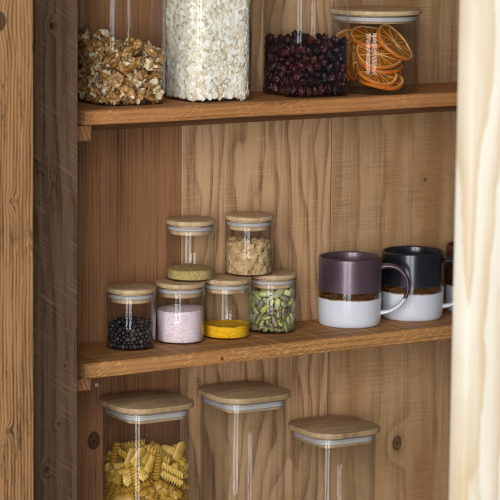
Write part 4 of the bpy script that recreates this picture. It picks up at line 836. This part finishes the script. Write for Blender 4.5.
# --- tall square jars at the bottom
GB = 'tall square jars with bamboo lids below the middle shelf'
BZ = -.3298
bj = [(.1238, .0625, -.0685, 'tall square bamboo-lidded jar with yellow spiral pasta, leftmost below the middle shelf'),
      (.2720, .0625, -.0705, 'tall square bamboo-lidded empty jar between the pasta jar and the shorter jar'),
      (.4168, .0625, -.1330, 'shorter square bamboo-lidded empty jar, rightmost below the middle shelf')]
for x, y, zt, lab in bj: square_jar(W, RC, zt-BZ, (x, y, BZ), lab, GB, lidw=.1088)
fus = mk_fusilli(); PZ = BZ+.108
def lowfill(bm):
    c, d, r = bodies('fusilli'); rnd = random.Random(8)
    for i in range(len(c)):
        if False: continue
        mw = Matrix.Translation((bj[0][0]-c[i][0], bj[0][1]-c[i][1], BZ+.0022+c[i][2]*1.28)) @ mats_from_dir((-d[i][0], -d[i][1], d[i][2]), rnd.uniform(0, 6))
        tmp = fus.copy(); tmp.transform(mw); bm.from_mesh(tmp); bpy.data.meshes.remove(tmp)
place('fusilli', 'fusilli', [fus], M_['pasta'], (bj[0][0], bj[0][1], PZ), lambda r: 1.0,
      'yellow spiral fusilli pasta piece in the tall square jar', 'pasta', 'fusilli in the tall square jar', 200,
      lambda p: 1+p[2] if p[2] > .052 else -1, dict(name='fusilli_filling', label='yellow spiral pasta deeper down in the leftmost tall square jar', extra=(lowfill,)))

# --- mugs
def mug(x, y, mat, label, ha):
    R = .0430; Hh = .0925; wt = .0032
    e = empty('mug', (x, y, 0.0002), ha, label=label, cat='mug', group='two-tone stoneware mugs')
    P = [(1e-5, .0012), (R*.86, .0012), (R*.87, 0), (R*.93, 0), (R*.965, .0012), (R*.982, .004), (R*.99, .012), (R, .04), (R, Hh-.004), (R-.0002, Hh-.0015), (R-wt*.3, Hh-.0003), (R-wt*.5, Hh),
         (R-wt*.8, Hh-.0005), (R-wt, Hh-.002), (R-wt-.0004, Hh-.01), (R-wt-.0006, .012), (R-wt-.003, .007), (R-wt-.008, .0048), (1e-5, .0045)]
    link('cup', lathe(P, 'mug_cup', 96, 50), mat, e)
    # handle: a D-shaped loop, swept oval section
    pts = [(R-.0015, .0790), (R+.008, .0806), (R+.018, .0785), (R+.0265, .0715), (R+.0315, .061), (R+.0325, .049), (R+.029, .0365), (R+.021, .0258), (R+.011, .0190), (R+.002, .0165), (R-.0018, .0163)]
    pts = [Vector((R+(a-R)*1.1, 0, b)) for a, b in pts]
    def cr(p0, p1, p2, p3, t): return .5*((2*p1)+(-p0+p2)*t+(2*p0-5*p1+4*p2-p3)*t*t+(-p0+3*p1-3*p2+p3)*t**3)
    path = []
    for i in range(len(pts)-1):
        p0 = pts[max(i-1, 0)]; p3 = pts[min(i+2, len(pts)-1)]
        for k in range(5): path.append(cr(p0, pts[i], pts[i+1], p3, k/5))
    path.append(pts[-1]); rings = []
    for i, p in enumerate(path):
        tg = (path[min(i+1, len(path)-1)]-path[max(i-1, 0)]).normalized(); nm = Vector((-tg.z, 0, tg.x)); s = i/(len(path)-1)
        fl = 1+.35*(abs(2*s-1)**6)
        rings.append([p+nm*(.0030*fl*math.cos(2*PI*k/20))+Vector((0, 1, 0))*(.0062*fl*math.sin(2*PI*k/20)) for k in range(20)])
    bm = bmesh.new(); loft(bm, rings); link('handle', finish(bm, 'mug_handle', ang=60), mat, e)
    return e
ha = math.radians(-38)
mug(.4508, .0802, M_['mug_purple'], 'purple and white stoneware mug, nearest of the mugs to the spice jars', ha)
mug(.5560, .0820, M_['mug_navy'], 'dark navy and white stoneware mug, in the middle of the mug row', ha)
mug(.6660, .0840, M_['mug_brown'], 'reddish brown and white mug partly hidden behind the right-hand post', ha)

# ------------------------------------------------------------------ light
def area(name, loc, tgt, sx, sy, power, col):
    l = bpy.data.lights.new(name, 'AREA'); l.shape = 'RECTANGLE'; l.size = sx; l.size_y = sy; l.energy = power; l.color = col
    o = bpy.data.objects.new(name, l); COL.objects.link(o); o.location = loc
    o.rotation_euler = (Vector(tgt)-Vector(loc)).to_track_quat('-Z', 'Y').to_euler(); return o
az = math.radians(42); el = math.radians(9.5); dist = 4.2
tgt = Vector((.25, .05, .1))
ctr = tgt+Vector((-math.sin(az)*math.cos(el), -math.cos(az)*math.cos(el), math.sin(el)))*dist
sd = Vector((math.cos(az), -math.sin(az), 0))
for s in (-1, 1):
    area('window_light', ctr+sd*s*.62, tgt+sd*s*.3, .84, 3.1, 108, (.94, .97, 1.0))
w = bpy.data.worlds.new('room'); SC.world = w; w.use_nodes = True
bg = w.node_tree.nodes['Background']; bg.inputs[0].default_value = (.95, .92, .9, 1); bg.inputs[1].default_value = .095

# ------------------------------------------------------------------ camera
cam = bpy.data.cameras.new('camera'); co = bpy.data.objects.new('camera', cam); COL.objects.link(co)
yaw, pitch, roll = [math.radians(a) for a in (32.06525712, 8.65877967, 0.60274931)]
fw = Vector((math.sin(yaw)*math.cos(pitch), math.cos(yaw)*math.cos(pitch), -math.sin(pitch)))
r0 = Vector((math.cos(yaw), -math.sin(yaw), 0)); u0 = r0.cross(fw)
r = math.cos(roll)*r0+math.sin(roll)*u0; u = -math.sin(roll)*r0+math.cos(roll)*u0
mt = Matrix(((r.x, u.x, -fw.x), (r.y, u.y, -fw.y), (r.z, u.z, -fw.z))).to_4x4()
mt.translation = Vector((-1.57545569, -2.89872192, 0.6474974)); co.matrix_world = mt
cam.sensor_width = 36; cam.sensor_fit = 'HORIZONTAL'; cam.lens = 2694.941163*36/500
cam.clip_start = .05; cam.clip_end = 50
cam.dof.use_dof = True; cam.dof.focus_distance = 3.5; cam.dof.aperture_fstop = 8.5
SC.camera = co
SC.view_settings.view_transform = 'Standard'; SC.view_settings.look = 'None'
SC.view_settings.gamma = 1; SC.view_settings.use_curve_mapping = False
SC.view_settings.exposure = 0.0
SC.cycles.transparent_max_bounces = 48
SC.cycles.max_bounces = 12
SC.cycles.filter_width = 1.1
SC.cycles.denoising_prefilter = 'ACCURATE'
